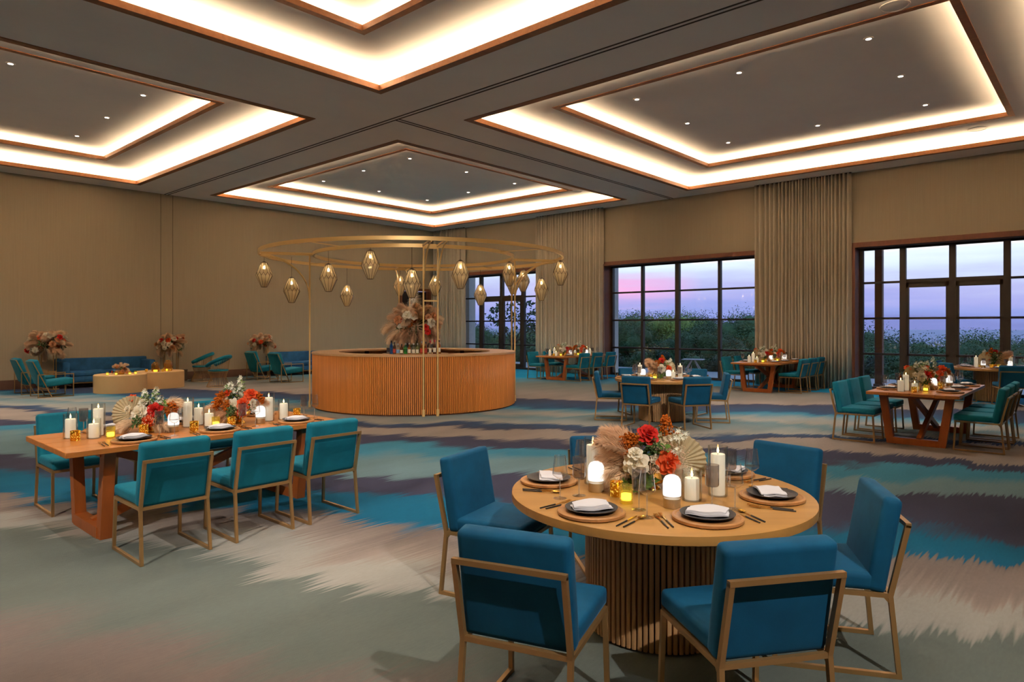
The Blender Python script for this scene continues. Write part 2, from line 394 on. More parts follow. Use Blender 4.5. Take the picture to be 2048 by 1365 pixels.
def plate(name, au, bu, holes, to3, thick, mat, parent=None, kind='structure', label=None):
    """a flat slab with rectangular holes, as one connected mesh"""
    au = sorted(set(au + [x for h in holes for x in h[:2]])); bu = sorted(set(bu + [x for h in holes for x in h[2:]]))
    def solid(i, j):
        if i < 0 or j < 0 or i >= len(au)-1 or j >= len(bu)-1: return False
        a, b = (au[i]+au[i+1])/2, (bu[j]+bu[j+1])/2
        return not any(h[0] < a < h[1] and h[2] < b < h[3] for h in holes)
    vi = {}; V = []; F = []
    def vert(i, j, t):
        k = (i, j, t)
        if k not in vi: vi[k] = len(V); V.append(to3(au[i], bu[j], t*thick))
        return vi[k]
    for i in range(len(au)-1):
        for j in range(len(bu)-1):
            if not solid(i, j): continue
            q = [(i, j), (i+1, j), (i+1, j+1), (i, j+1)]
            F.append([vert(*p, 0) for p in q][::-1]); F.append([vert(*p, 1) for p in q])
            for (di, dj, p, r) in ((0, -1, q[0], q[1]), (1, 0, q[1], q[2]), (0, 1, q[2], q[3]), (-1, 0, q[3], q[0])):
                if not solid(i+di, j+dj): F.append([vert(*p, 0), vert(*r, 0), vert(*r, 1), vert(*p, 1)])
    me = bpy.data.meshes.new(name); me.from_pydata(V, [], F); me.update(); me.materials.append(MATS[mat])
    bm = bmesh.new(); bm.from_mesh(me); bmesh.ops.recalc_face_normals(bm, faces=bm.faces[:]); bm.to_mesh(me); bm.free()
    o = ob(name, me, parent)
    if kind and not parent: o['kind'] = kind
    if label: o['label'] = label
    return o

# ------------------------------------------------------------------ the room
ZC = 5.82; XR = 19.5; YL = 22.05; X0 = -4.0; Y0 = -3.0; XG = 19.95
fl = MB().box(((X0+20)/2, (Y0+YL+.2)/2, -.05), (20-X0+.4, YL-Y0+.6, .1))
tag(part('floor', fl, 'ikat_carpet', None), 'ikat patterned carpet of sage, taupe, blue and navy bands', kind='structure')
# move the floor's object origin to the world origin keeps the pattern in world metres
TR = [(13.97, 4.98), (13.97, 16.45), (2.58, 16.45), (2.58, 4.98)]     # centres of the four ceiling coffers
H1, H2 = 4.68, 3.43
plate('ceiling', [X0-.2, XR+.6], [Y0-.2, YL+.2], [(cx-H1, cx+H1, cy_-H1, cy_+H1) for cx, cy_ in TR], lambda a, b, t: (a, b, ZC+t), .04, 'ceiling_paint',
      label='taupe plaster ceiling cut by four stepped coffers')
plate('wall_left', [X0-.2, XR+.6], [-.1, ZC+.04], [(17.55, 19.2, -.2, 3.3)], lambda a, b, t: (a, YL+t, b), .25, 'wall_fabric', label='brown fabric wall behind the lounge')
plate('wall_right', [Y0-.2, YL], [-.1, ZC+.04], [(16.2, 20.85, -.2, 3.86), (7.75, 13.28, -.2, 3.86), (-.3, 5.23, -.2, 3.86)], lambda a, b, t: (XR+t, a, b), .5, 'wall_fabric',
      label='brown fabric wall holding the three tall windows')
plate('wall_back', [Y0-.2, YL], [-.1, ZC+.04], [], lambda a, b, t: (X0-t, a, b), .2, 'wall_fabric', label='plain brown fabric wall behind the viewer')
plate('wall_near', [X0, XR+.5], [-.1, ZC+.04], [], lambda a, b, t: (a, Y0-t, b), .2, 'wall_fabric', label='plain brown fabric wall beside the viewer')
bb = tag(part('baseboard_left', MB().box(((X0+17.5)/2, YL-.012, .125), (17.5-X0, .024, .25)), 'baseboard_brown', None), 'dark brown baseboard along the lounge wall', kind='structure')
gv = tag(thing('trim_1', 'narrow vertical groove pair in the lounge wall', None, (0, 0, 0)), kind='structure')
for x in (8.17, 8.53):
    part('groove', MB().box((x, YL-.003, 3.03), (.010, .006, 5.56)), 'groove_dark', gv)
# operable partition tracks in the ceiling
tr2 = tag(thing('trim_2', 'dark partition tracks crossing the ceiling', None), kind='structure')
for off in (-.05, .05):
    part('track', MB().box((8.33+off, (Y0+YL)/2, ZC-.004), (.028, YL-Y0, .008)), 'groove_dark', tr2)
    part('track', MB().box(((8.39+XR)/2, 10.63+off, ZC-.004), (XR-8.39, .028, .008)), 'groove_dark', tr2)

def coffer(cx, cy_, first):
    r = tag(thing('ceiling_coffer', 'stepped ceiling coffer with wooden lips and glowing coves', None, (cx, cy_, 0)), kind='structure')
    A = 4.98; B = 3.72; Z2 = 6.10; Z3 = 6.32
    to = lambda z: (lambda a, b, t: (a, b, z+t))
    plate('recess_panel', [-A-.05, A+.05], [-A-.05, A+.05], [(-H2, H2, -H2, H2)], to(Z2), .04, 'ceiling_paint', r)
    plate('recess_panel', [-B-.05, B+.05], [-B-.05, B+.05], [], to(Z3), .04, 'ceiling_paint', r)
    for (h, z0, z1, nm) in ((A, ZC+.04, Z2, 'cove_wall'), (B, Z2+.04, Z3, 'cove_wall')):
        for k in range(4):
            a = k*PI/2; part(nm, MB().box((h+.02, 0, (z0+z1)/2), (.04, 2*h+.08, z1-z0)), 'ceiling_paint', r, rot=(0, 0, a))
    for (h, w, z0, z1) in ((H1, .14, ZC-.012, ZC+.085), (H2, .11, Z2-.012, Z2+.075)):
        for k in range(4):
            part('wood_lip', lip(h, w, z0, z1), 'trim_wood', r, rot=(0, 0, k*PI/2))
    for (h, z, wt, ln) in ((H1+.13, ZC+.055, COVE_W, 2*H1), (H2+.12, Z2+.05, COVE_W2, 2*H2)):
        for k in range(4):
            a = k*PI/2
            light('cove_light', 'AREA', (h*math.cos(a), h*math.sin(a), z), wt, COVE_COL, r, (PI, math.radians(-8), a), shape='RECTANGLE', size=.05, size_y=ln)
    return r
def lip(h, w, z0, z1):
    # one mitred side of a lip, running along y at x = h
    V = [(h, -h, z0), (h, h, z0), (h-w, h-w, z0), (h-w, -h+w, z0), (h, -h, z1), (h, h, z1), (h-w, h-w, z1), (h-w, -h+w, z1)]
    return MB().add(V, [(0, 1, 2, 3), (7, 6, 5, 4), (0, 4, 5, 1), (1, 5, 6, 2), (2, 6, 7, 3), (3, 7, 4, 0)])
for i, c in enumerate(TR): coffer(*c, i == 0)

# recessed downlights, eight in each coffer
dl = thing('downlight', 'small round recessed downlight in the coffer ceiling', 'downlight')
part('trim_ring', MB().lathe([(.075, 0), (.075, -.012), (.044, -.012), (.044, 0)], 20), 'ceiling_paint', dl)
part('lens', MB().lathe([(.044, -.004), (.0, -.006)], 20), 'lens_glow', dl)
DL = Proto(dl)
cn = {0: 'coffer before the glazed doors', 1: 'coffer over the bar', 2: 'coffer over the lounge', 3: 'coffer over the dining tables'}
ZONE = (1.2, 1.25, 1.45, .95)      # dimmer setting of each coffer
for i, (cx, cy_) in enumerate(TR):
    for dx in (-1, 0, 1):
        for dy in (-1, 0, 1):
            if dx == 0 and dy == 0: continue
            p = (cx+dx*2.16+(.27 if i > 1 else 0), cy_+.1+dy*2.14, 6.318)
            o = DL.put(p, 0, 'small round recessed downlight in the ' + cn[i], 'downlights in the ' + cn[i])
            light('downlight_beam', 'SPOT', (p[0], p[1], p[2]-.02), SPOT_W*ZONE[i], SPOT_COL, None, (0, 0, 0), spot_size=math.radians(92), spot_blend=.75, shadow_soft_size=.06)
# adjustable accent spots on a ceiling track behind the photographer, aimed at the tables
def accent(x, y, tx, ty, watts, deg, label):
    t = thing('track_spot', label, 'spotlight', (x, y, ZC-.17), 0, 'accent spots on the ceiling')
    d = Vector((tx-x, ty-y, .7-ZC+.17)).normalized(); q = d.to_track_quat('-Z', 'Y').to_euler()
    part('can', MB().lathe([(.05, .10), (.055, .09), (.055, -.06), (.045, -.06), (.045, .05), (0, .05)], 20), 'bronze_frame', t, rot=q)
    part('stem', MB().bar((0, 0, .02), (0, 0, .17), .02), 'bronze_frame', t)
    part('lens', MB().lathe([(.045, .0), (0, .002)], 16), 'lens_glow', t, rot=q)
    light('accent_beam', 'SPOT', (x+d.x*.09, y+d.y*.09, ZC-.17+d.z*.09), watts, SPOT_COL, None, q, spot_size=math.radians(deg), spot_blend=.6, shadow_soft_size=.05)
accent(1.0, -2.6, 3.5, 1.7, 800, 50, 'black track spot over the photographer aimed at the round table')
accent(-2.9, 2.6, 2.6, 6.0, 800, 46, 'black track spot aimed at the long table facing the lounge')
accent(3.0, -2.6, 10.9, 6.1, 1500, 30, 'black track spot aimed at the round table facing the wide window')
accent(-3.2, -1.2, 9.5, 11.4, 1900, 17, 'added black spot brightening the round bar')  # added spot out of view, brightens the bar bouquet and bottles
sp = thing('ceiling_speaker', 'round white ceiling speaker grille', 'speaker')
part('rim', MB().lathe([(.19, 0), (.19, -.01), (.165, -.012), (.16, -.004)], 28), 'ceiling_paint', sp)
part('grille', MB().lathe([(.16, -.004), (.1, -.008), (0, -.01)], 28), 'ceiling_paint', sp)
SP = Proto(sp)
for p, l in (((10.35, 2.25, 6.1), 'round ceiling speaker beside the coffer lip far from the windows'), ((18.03, 2.28, 6.1), 'round ceiling speaker above the glazed doors'), ((17.63, 13.05, 6.1), 'round ceiling speaker in the coffer over the bar')):
    SP.put(p, 0, l, 'ceiling speakers')

# doorway in the lounge wall near the corner
d1 = tag(thing('door_1', 'dark doorway with a wooden frame in the room corner', None, (18.375, YL, 0)), kind='structure')
for s in (-1, 1): part('jamb', MB().box((s*.79, .1, 1.65), (.09, .3, 3.3)), 'frame_wood', d1)
part('lintel', MB().box((0, .1, 3.25), (1.5, .3, .1)), 'frame_wood', d1)
for s in (-1, 1):
    lf = part('dark_panel', MB().rbox((s*.37, .2, 1.6), (.73, .05, 3.16), .01), 'bronze_frame', d1)  # dark panels stand in for the dark passage beyond the opening
    part('handle', MB().bar((s*.06, .15, .95), (s*.06, .15, 1.35), .02), 'gold_frame', lf)

# windows: dark bronze frames, one pane for each opening of the grid
def window(idx, ys, label, door=None):
    w = tag(thing('window_%d' % idx, label, None), kind='structure')
    y0, y1 = ys[0], ys[-1]; zs = [.06, .955, 1.91, 2.87, 3.80]
    for (c, d) in (((XR+.22, (y0+y1)/2, 3.83), (.56, y1-y0, .06)),):
        part('head_liner', MB().box(c, d), 'frame_wood', w)
    for y, s in ((y0, 1), (y1, -1)):
        part('jamb_liner', MB().box((XR+.22, y+s*.03, 1.9), (.56, .06, 3.8)), 'frame_wood', w)
    for y, s in ((y0, 1), (y1, -1)):       # casing on the room face
        part('casing', MB().box((XR-.015, y-s*.03, 1.93), (.03, .10, 3.86)), 'frame_wood', w)
    part('casing', MB().box((XR-.015, (y0+y1)/2, 3.88), (.03, y1-y0+.16, .11)), 'frame_wood', w)
    part('sill', MB().box((XG, (y0+y1)/2, .03), (.16, y1-y0, .09)), 'bronze_frame', w)
    part('head_rail', MB().box((XG, (y0+y1)/2, 3.78), (.12, y1-y0, .06)), 'bronze_frame', w)
    for k, y in enumerate(ys):
        inner = 0 < k < len(ys)-1
        wd = .14 if (door and k in (door[0], door[1], (door[0]+door[1])//2)) or (idx == 2 and k == 2) else .085
        part('mullion', MB().box((XG, min(max(y, y0+.1), y1-.1), 1.92), (.13, wd, 3.72)), 'bronze_frame', w)
    for k in range(len(ys)-1):
        a, b = ys[k], ys[k+1]
        for j in range(4):
            z0, z1 = zs[j], zs[j+1]
            if j: part('rail', MB().box((XG, (a+b)/2, z0), (.11, b-a-.08, .055 if not (door and j == 3 and door[0] <= k < door[1]) else .12)), 'bronze_frame', w)
            part('pane', MB().box((XG, (a+b)/2, (z0+z1)/2), (.012, b-a-.08, z1-z0-.05)), 'window_glass', w)
        if door and door[0] <= k < door[1]:
            lf = part('door_frame', MB().box((XG-.01, a+.09, 1.45), (.09, .1, 2.78)).box((XG-.01, b-.09, 1.45), (.09, .1, 2.78)).box((XG-.01, (a+b)/2, 2.77), (.09, b-a-.1, .12)).box((XG-.01, (a+b)/2, .13), (.09, b-a-.1, .16)), 'bronze_frame', w)
            part('door_handle', MB().bar((XG-.09, b-.09 if k % 2 else a+.09, .95), (XG-.09, b-.09 if k % 2 else a+.09, 1.3), .025), 'bronze_frame', lf)
    return w
window(1, [16.2, 17.35, 18.5, 19.68, 20.85], 'tall gridded window with doors behind the bar', (1, 3))
window(2, [7.75, 9.2, 10.65, 11.96, 13.28], 'wide gridded window between the two full curtains')
window(3, [-.3, .83, 1.93, 3.04, 4.14, 5.23], 'tall gridded window with glazed double doors', (2, 4))

def curtain(y0, y1, label, seed):
    rd = random.Random(seed); n = int((y1-y0)/.0125); V = []; F = []; ph = 0; zs = [.015, 1.2, 2.6, 4.2, ZC-.004]
    xs = []
    for i in range(n+1):
        ph += .0125*2*PI/(.115*(1+.35*math.sin(i*.021+seed)))
        xs.append((math.sin(ph)*.075+math.sin(ph*.37+1)*.035, rd.uniform(-.004, .004)))
    for k, z in enumerate(zs):
        am = 1.15-.3*k/(len(zs)-1)
        for i in range(n+1): V.append((XR-.14+xs[i][0]*am+xs[i][1]*(1-k/4), y0+(y1-y0)*i/n+math.sin(i*.05+k)*.006, z))
    for k in range(len(zs)-1):
        for i in range(n): F.append((k*(n+1)+i, k*(n+1)+i+1, (k+1)*(n+1)+i+1, (k+1)*(n+1)+i))
    c = thing('curtain', label, 'curtain', group='full height linen curtains')
    mb = MB(); mb.add(V, F, True); me = mb.mesh('drape', 'curtain_linen', auto=False)
    o = ob('drape', me, c); md = o.modifiers.new('thick', 'SOLIDIFY'); md.thickness = .006
    part('header_track', MB().box((XR-.14, (y0+y1)/2, ZC-.012), (.05, y1-y0, .02)), 'groove_dark', c)
curtain(20.1, 21.95, 'pleated taupe curtain hanging in the room corner behind the bar', 1)
curtain(13.2, 16.22, 'pleated taupe curtain between the bar window and the wide window', 2)
curtain(5.24, 7.86, 'pleated taupe curtain between the wide window and the glazed doors', 3)

# ------------------------------------------------------------------ outside
tag(part('terrace_floor', MB().box((22.2, 8, -.08), (4.4, 44, .1)), 'terrace_stone', None), 'pale stone terrace outside the windows', kind='structure')
gm = MB(); gx = [24.3, 27, 32, 60, 160, 340]; gz = [-.35, -1.0, -2.6, -5.0, -12, -16]
V = []; F = []
for x, z in zip(gx, gz):
    for y in (-160-x, 60-x, 0, 12, 30, 80+x, 200+x): V.append((x, y, z))
for i in range(len(gx)-1):
    for j in range(6): F.append((i*7+j, (i+1)*7+j, (i+1)*7+j+1, i*7+j+1))
tag(part('ground_outside', MB().add(V, F, True), 'earth', None), 'sloping ground falling away behind the terrace', kind='structure')
tag(part('sea', MB().add([(330, -3000, -16.5), (4000, -6000, -16.5), (4000, 6000, -16.5), (330, 3000, -16.5)], [(0, 1, 2, 3)]), 'sea_blue', None), 'strip of blue sea on the horizon', kind='structure')
for (x, y, sx, sy, lab, mt) in ((20.75, 21.25, .4, .44, 'pale column outside the bar window', 'outside_wall'), (20.75, 13.8, .4, .44, 'pale column outside the wide window', 'outside_wall'), (20.6, 4.86, .19, .19, 'slim dark post outside the glazed doors', 'frame_wood')):
    cl = tag(thing('column_outside', lab, None), kind='structure')
    part('shaft', MB().rbox((x, y, 2.4), (sx, sy, 5.0), .015, 1), mt, cl)
    part('plinth', MB().rbox((x, y, .04), (sx+.06, sy+.06, .14), .015, 1), mt, cl)

def leafy(seed, n, rad, leaf, squash=.75, lumps=9, core=True):
    rd = random.Random(seed); mb = MB(); cs = []
    for k in range(lumps):
        a = rd.uniform(0, 2*PI); r = rad*.55*math.sqrt(rd.random()); cs.append((Vector((r*math.cos(a), r*math.sin(a), rad*squash*rd.uniform(.0, .75))), rad*rd.uniform(.34, .56)))
    if core:
        for c, r in cs:
            mb.lathe([(0, -r*.6), (r*.42, -r*.4), (r*.6, 0), (r*.42, r*.4), (0, r*.6)], 8, c, True)
    for k in range(n):
        c, r = cs[k % lumps]
        z = rd.uniform(-.75, 1); a = rd.uniform(0, 2*PI); q = math.sqrt(1-z*z); d = Vector((q*math.cos(a), q*math.sin(a), z))
        p = c + d*r*rd.uniform(.5, 1.1); t = Vector((rd.uniform(-1, 1), rd.uniform(-1, 1), rd.uniform(-.7, .5))).normalized(); b = d.cross(t)
        if b.length < .1: continue
        b.normalize(); l = leaf*rd.uniform(.6, 1.3); w = l*.42
        mb.add([p-t*l*.5, p+b*w*.5+d*w*.15, p+t*l*.5, p-b*w*.5+d*w*.15], [(0, 1, 2, 3)])
    return mb
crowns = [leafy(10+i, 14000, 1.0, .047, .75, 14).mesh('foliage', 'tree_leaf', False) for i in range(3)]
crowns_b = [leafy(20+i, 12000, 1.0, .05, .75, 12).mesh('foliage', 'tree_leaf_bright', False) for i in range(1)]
bush = [leafy(30+i, 1800, 1.0, .15, .8, 9).mesh('foliage', 'tree_leaf', False) for i in range(2)] + [leafy(33, 1500, 1.0, .17, .8, 8).mesh('foliage', 'tree_leaf_dark', False)]
trunk_me = MB().tube([(0, 0, -3.0), (.05, .02, -1.2), (0, 0, 0), (-.04, .03, .5)], .11, 7, False, .5).mesh('trunk', 'bark')
branch_me = MB().tube([(0, 0, -.4), (.25, .1, .1), (.5, .2, .5)], .05, 5, False, .4).mesh('branch', 'bark')
stem_me = MB().tube([(0, 0, -.6), (.02, .01, 0), (0, 0, .4)], .04, 5, False, .5).mesh('stem', 'bark')
def tree(x, y, ztop, r, kind, lab, grp, rd):
    t = thing('tree', lab, 'tree', (x, y, ztop-r*.95), rd.uniform(0, 6.28), grp, scale=r)
    me = crowns_b[0] if kind == 'b' else crowns[rd.randrange(3)]
    ob('foliage', me, t); ob('trunk', trunk_me, t); ob('branch', branch_me, t); ob('branch', branch_me, t, rot=(0, 0, 2.4))
rd = random.Random(4)
for (ra, rb, wn, tops) in ((.79, 1.10, 'the bar window', (1.4, 2.5)), (.385, .69, 'the wide window', (1.7, 3.2)), (-.03, .27, 'the glazed doors', (.7, 2.2))):
    for row, (X, r, n, dz) in enumerate(((29, 1.7, 6, -.9), (35, 2.3, 6, -.35), (44, 3.2, 6, .0))):
        for k in range(n):
            q = ra+(rb-ra)*(k+.5+rd.uniform(-.25, .25))/n
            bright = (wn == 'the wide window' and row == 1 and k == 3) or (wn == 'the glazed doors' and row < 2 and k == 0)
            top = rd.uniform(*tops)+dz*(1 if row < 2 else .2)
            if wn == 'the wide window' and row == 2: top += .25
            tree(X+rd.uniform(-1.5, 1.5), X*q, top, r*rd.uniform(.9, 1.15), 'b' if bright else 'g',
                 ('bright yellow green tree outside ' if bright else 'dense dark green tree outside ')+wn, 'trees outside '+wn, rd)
# shrubs along the terrace edge
for (ra, rb, wn, n) in ((.80, 1.06, 'the bar window', 6), (.39, .68, 'the wide window', 9), (-.02, .265, 'the glazed doors', 9)):
    for k in range(n):
        q = ra+(rb-ra)*(k+.5)/n; X = 25+rd.uniform(-.6, .9); r = rd.uniform(.55, .8)
        s = thing('shrub', 'leafy garden shrub beyond the terrace outside '+wn, 'shrub', (X, X*q, rd.uniform(-.25, .1)), rd.uniform(0, 6), 'shrubs outside '+wn, scale=r)
        ob('foliage', bush[k % 3], s); ob('stem', stem_me, s); ob('stem', stem_me, s, rot=(.2, .3, 1))
# the large loose tree close to the bar window
big = thing('tree', 'tall loose leaved tree close to the bar window', 'tree', (25.0, 22.6, 0))
rdb = random.Random(77); mb = MB()
for k in range(900):
    a = rdb.uniform(0, 6.28); c = rdb.choice([(0, 0, 2.6, .8), (.2, -1.0, 2.3, .8), (-.1, .9, 2.2, .6), (.1, -.4, 1.5, 1.0), (0, -1.7, 1.9, .7), (0, .3, .9, .8), (0, -1.4, 1.0, .8)])
    z = rdb.uniform(-1, 1); q = math.sqrt(1-z*z)*c[3]*rdb.random()**.4
    p = Vector((c[0]+q*math.cos(a), c[1]+q*math.sin(a), c[2]+z*c[3]*.8)); t = Vector((rdb.uniform(-1, 1), rdb.uniform(-1, 1), rdb.uniform(-1, .4))).normalized(); b = t.cross(Vector((rdb.uniform(-1, 1), rdb.uniform(-1, 1), rdb.uniform(-1, 1)))).normalized()
    l = rdb.uniform(.14, .26); w = l*.55; mb.add([p-t*l*.5, p+b*w*.5, p+t*l*.5, p-b*w*.5], [(0, 1, 2, 3)])
part('foliage', mb, 'tree_leaf_dark', big)
part('trunk', MB().tube([(0, -.3, -1.2), (.05, -.2, .3), (0, -.1, 1.5), (0, 0, 2.7)], .09, 7, False, .4), 'bark', big)
for e in ((.2, -1.2, 2.4), (-.1, .9, 2.2), (0, -1.7, 1.9)): part('branch', MB().tube([(0, -.2, .8), (e[0]*.5, e[1]*.5-.1, e[2]*.7), e], .04, 5, False, .3), 'bark', big)
ot = thing('outdoor_table', 'pale outdoor table on the terrace outside the wide window', 'table', (22.9, 11.6, -.03), .3)
part('top', MB().rbox((0, 0, .5), (.6, .75, .035), .01, 1), 'terrace_stone', ot)
for sx in (-1, 1):
    for sy in (-1, 1): part('leg', MB().bar((sx*.05, sy*.05, .48), (sx*.25, sy*.32, 0), .03), 'terrace_stone', ot)

# ------------------------------------------------------------------ dining chairs
def make_chair(mat, label):
    t = thing('dining_chair', label, 'chair')
    rt = Matrix.Rotation(math.radians(10), 3, 'X')
    part('seat', MB().rbox((0, .045, .452), (.485, .49, .085), .028, 3), mat, t)
    part('backrest', MB().rbox((0, -.222, .635), (.49, .088, .47), .03, 3, rt), mat, t)
    g = .022; X = .236
    lo = Vector((0, -.245, .395)); hi = Vector((0, -.323, .742))
    fr = MB()
    for s in (-1, 1): fr.bar((s*X, lo.y, lo.z), (s*X, hi.y, hi.z), g, g*1.1)
    fr.bar((-X-.011, hi.y, hi.z), (X+.011, hi.y, hi.z), g*1.1, g)
    part('back_frame', fr, 'gold_frame', t)
    sf = MB()
    for s in (-1, 1): sf.bar((s*X, -.245, .395), (s*X, .268, .395), g, g)
    sf.bar((-X, .268, .395), (X, .268, .395), g, g).bar((-X, -.245, .395), (X, -.245, .395), g, g)
    part('seat_frame', sf, 'gold_frame', t)
    for s in (-1, 1):
        part('leg', MB().bar((s*X, -.245, .40), (s*(X+.006), -.283, .0), g, g), 'gold_frame', t)
        part('leg', MB().bar((s*X, .262, .40), (s*(X+.006), .283, .0), g, g), 'gold_frame', t)
        part('floor_runner', MB().bar((s*(X+.006), -.283, .011), (s*(X+.006), .283, .011), g, g), 'gold_frame', t)
        part('gusset', MB().add([(s*X-.008, -.25, .384), (s*X+.008, -.25, .384), (s*X+.008, -.262, .33), (s*X-.008, -.262, .33), (s*X-.008, -.215, .384), (s*X+.008, -.215, .384)], [(0, 1, 2, 3), (0, 3, 4), (1, 5, 2), (4, 3, 2, 5), (0, 4, 5, 1)]), 'gold_frame', t)
    return t
CH_BLUE = Proto(make_chair('velvet_blue', 'blue velvet dining chair'))
CH_TEAL = Proto(make_chair('velvet_teal', 'teal velvet dining chair'))

# view axes: F points away along the photographer's heading, S to the side
Fv = Vector((math.cos(math.radians(42)), math.sin(math.radians(42)), 0)); Sv = Vector((Fv.y, -Fv.x, 0))
def around(c, r, deg): a = math.radians(deg); return Vector((c[0], c[1], 0)) + Sv*r*math.cos(a) + Fv*r*math.sin(a)
def face(p, c): d = Vector((c[0]-p[0], c[1]-p[1])); return math.atan2(d.y, d.x)-PI/2
E_C = (3.42, 1.95); F_C = (10.89, 6.14); G_C = (18.72, 2.04); A_C = (2.665, 6.35); B_C = (11.85, 2.12); C_C = (17.98, 6.88); D_C = (17.55, 13.15)
NAME = {'E': 'round table away from the windows', 'F': 'round table facing the wide window', 'G': 'round table against the glazed doors',
        'A': 'long table facing the lounge', 'B': 'long table before the glazed doors', 'C': 'long table at the door curtain', 'D': 'long table at the bar curtain'}

RC = {'E': ('at the yellow votive', 'before the short candle', 'before a tall candle', 'back towards the glazed doors', 'back towards the bar', 'back towards the long lounge table'),
      'F': ('back towards the lounge table', 'back towards the other round table', 'back towards the glazed doors', 'back towards the curtain', 'back towards the window', 'back towards the bar'),
      'G': ('back to the open room', 'back towards the bar', 'beside the door frame')}
def round_chairs(key, c, specs):
    for (r, a, tw), wh in zip(specs, RC[key]):
        p = around(c, r, a)
        CH_BLUE.put((p.x, p.y, 0), face(p, c)+math.radians(tw), 'blue velvet chair '+wh+', '+NAME[key], 'blue chairs at the '+NAME[key])
round_chairs('E', E_C, ((1.16, -129, 16), (1.0, -82, 4), (.87, -21, 7), (1.17, 39, 0), (1.02, 97, 0), (1.05, 152, 0)))
round_chairs('F', F_C, ((1.0, -122, 0), (.98, -75, 0), (.88, -12, 0), (1.05, 48, 0), (1.0, 107, 0), (.92, 172, 0)))
round_chairs('G', G_C, ((1.05, -112, 0), (.85, 178, 0), (.98, 125, 0)))
SIDE = {'A': ('carpet side', 'lounge side'), 'B': ('door side', 'bar side'), 'C': ('door side', 'window side'), 'D': ('window side', 'corner side')}
ENDS = {'A': ('outer end', 'middle', 'bar end'), 'B': ('room end', 'middle', 'glass end'), 'C': ('room end', 'middle', 'wall end'), 'D': ('room end', 'middle', 'wall end')}
def long_chairs(key, xs, dy, c, front=True, back=True):
    for s, on in ((-1, front), (1, back)):
        if not on: continue
        for i, x in enumerate(xs[s]):
            CH_TEAL.put((x, c[1]+s*dy[s], 0), 0 if s < 0 else PI, 'teal velvet chair, '+SIDE[key][s > 0]+' '+ENDS[key][i]+', '+NAME[key], 'teal chairs at the '+NAME[key])
long_chairs('A', {-1: (2.01, 2.70, 3.345), 1: (1.94, 2.62, 3.30)}, {-1: .95, 1: .97}, A_C)
long_chairs('B', {-1: (11.16, 11.76, 12.42), 1: (10.98, 11.62, 12.3)}, {-1: .75, 1: .76}, B_C)
long_chairs('C', {-1: (17.62, 18.3, 18.95), 1: (17.6, 18.4)}, {-1: .735, 1: .80}, C_C)
long_chairs('D', {-1: (16.85, 17.55, 18.3), 1: (16.75, 17.55)}, {-1: .735, 1: .76}, D_C)

# ------------------------------------------------------------------ tables
def make_round():
    t = thing('round_table', 'round oak table', 'table')
    part('tabletop', MB().lathe([(0, .705), (.825, .705), (.84, .712), (.842, .735), (.84, .754), (.828, .76), (0, .76)], 72), 'oak_top', t)
    part('core', MB().lathe([(.385, .0), (.385, .705)], 48), 'slat_core', t)
    part('plinth', MB().lathe([(.375, .0), (.375, .012), (.37, .012)], 48), 'slat_core', t)
    me = MB().rbox((.397, 0, .358), (.030, .0225, .694), .006, 2).mesh('slat', 'oak_slat')
    for k in range(84): ob('slat', me, t, rot=(0, 0, 2*PI*k/84))
    return t
RT = Proto(make_round())
RT.put((*E_C, 0), math.radians(-48), 'round oak table on a slatted drum base, away from the windows', 'round oak tables')
RT.put((*F_C, 0), .4, 'round oak table on a slatted drum base, facing the wide window', 'round oak tables')
RT.put((*G_C, 0), 1.4, 'round oak table on a slatted drum base, against the glazed doors', 'round oak tables')
def make_long():
    t = thing('trestle_table', 'long wooden trestle table', 'table')
    for k, y in enumerate((-.4275, -.1425, .1425, .4275)):
        part('top_plank', MB().rbox((0, y, .7375), (2.38, .2845, .045), .004, 1), 'walnut_top', t)
    for sx in (-1, 1):
        x = sx*.86
        for s in (-1, 1): part('leg', MB().bar((x, s*.42, .715), (x, s*.315, .0), .10, .085, (1, 0, 0)), 'walnut_leg', t)
        part('foot_beam', MB().box((x, 0, .045), (.10, .60, .09)), 'walnut_leg', t)
        part('top_beam', MB().box((x, 0, .69), (.10, .78, .05)), 'walnut_leg', t)
    for sx in (-1, 1):
        part('cross_brace', MB().bar((sx*.86, sx*.035, .07), (-sx*.86, sx*.035, .69), .06, .075), 'walnut_leg', t)
    return t
LT = Proto(make_long())
for k, c in (('A', A_C), ('B', B_C), ('C', C_C), ('D', D_C)):
    LT.put((*c, 0), 0, {'A': 'reddish long trestle table facing the lounge', 'B': 'reddish long trestle table before the glazed doors', 'C': 'reddish long trestle table at the curtain near the glazed doors', 'D': 'reddish long trestle table at the curtain behind the bar'}[k], 'long trestle tables')

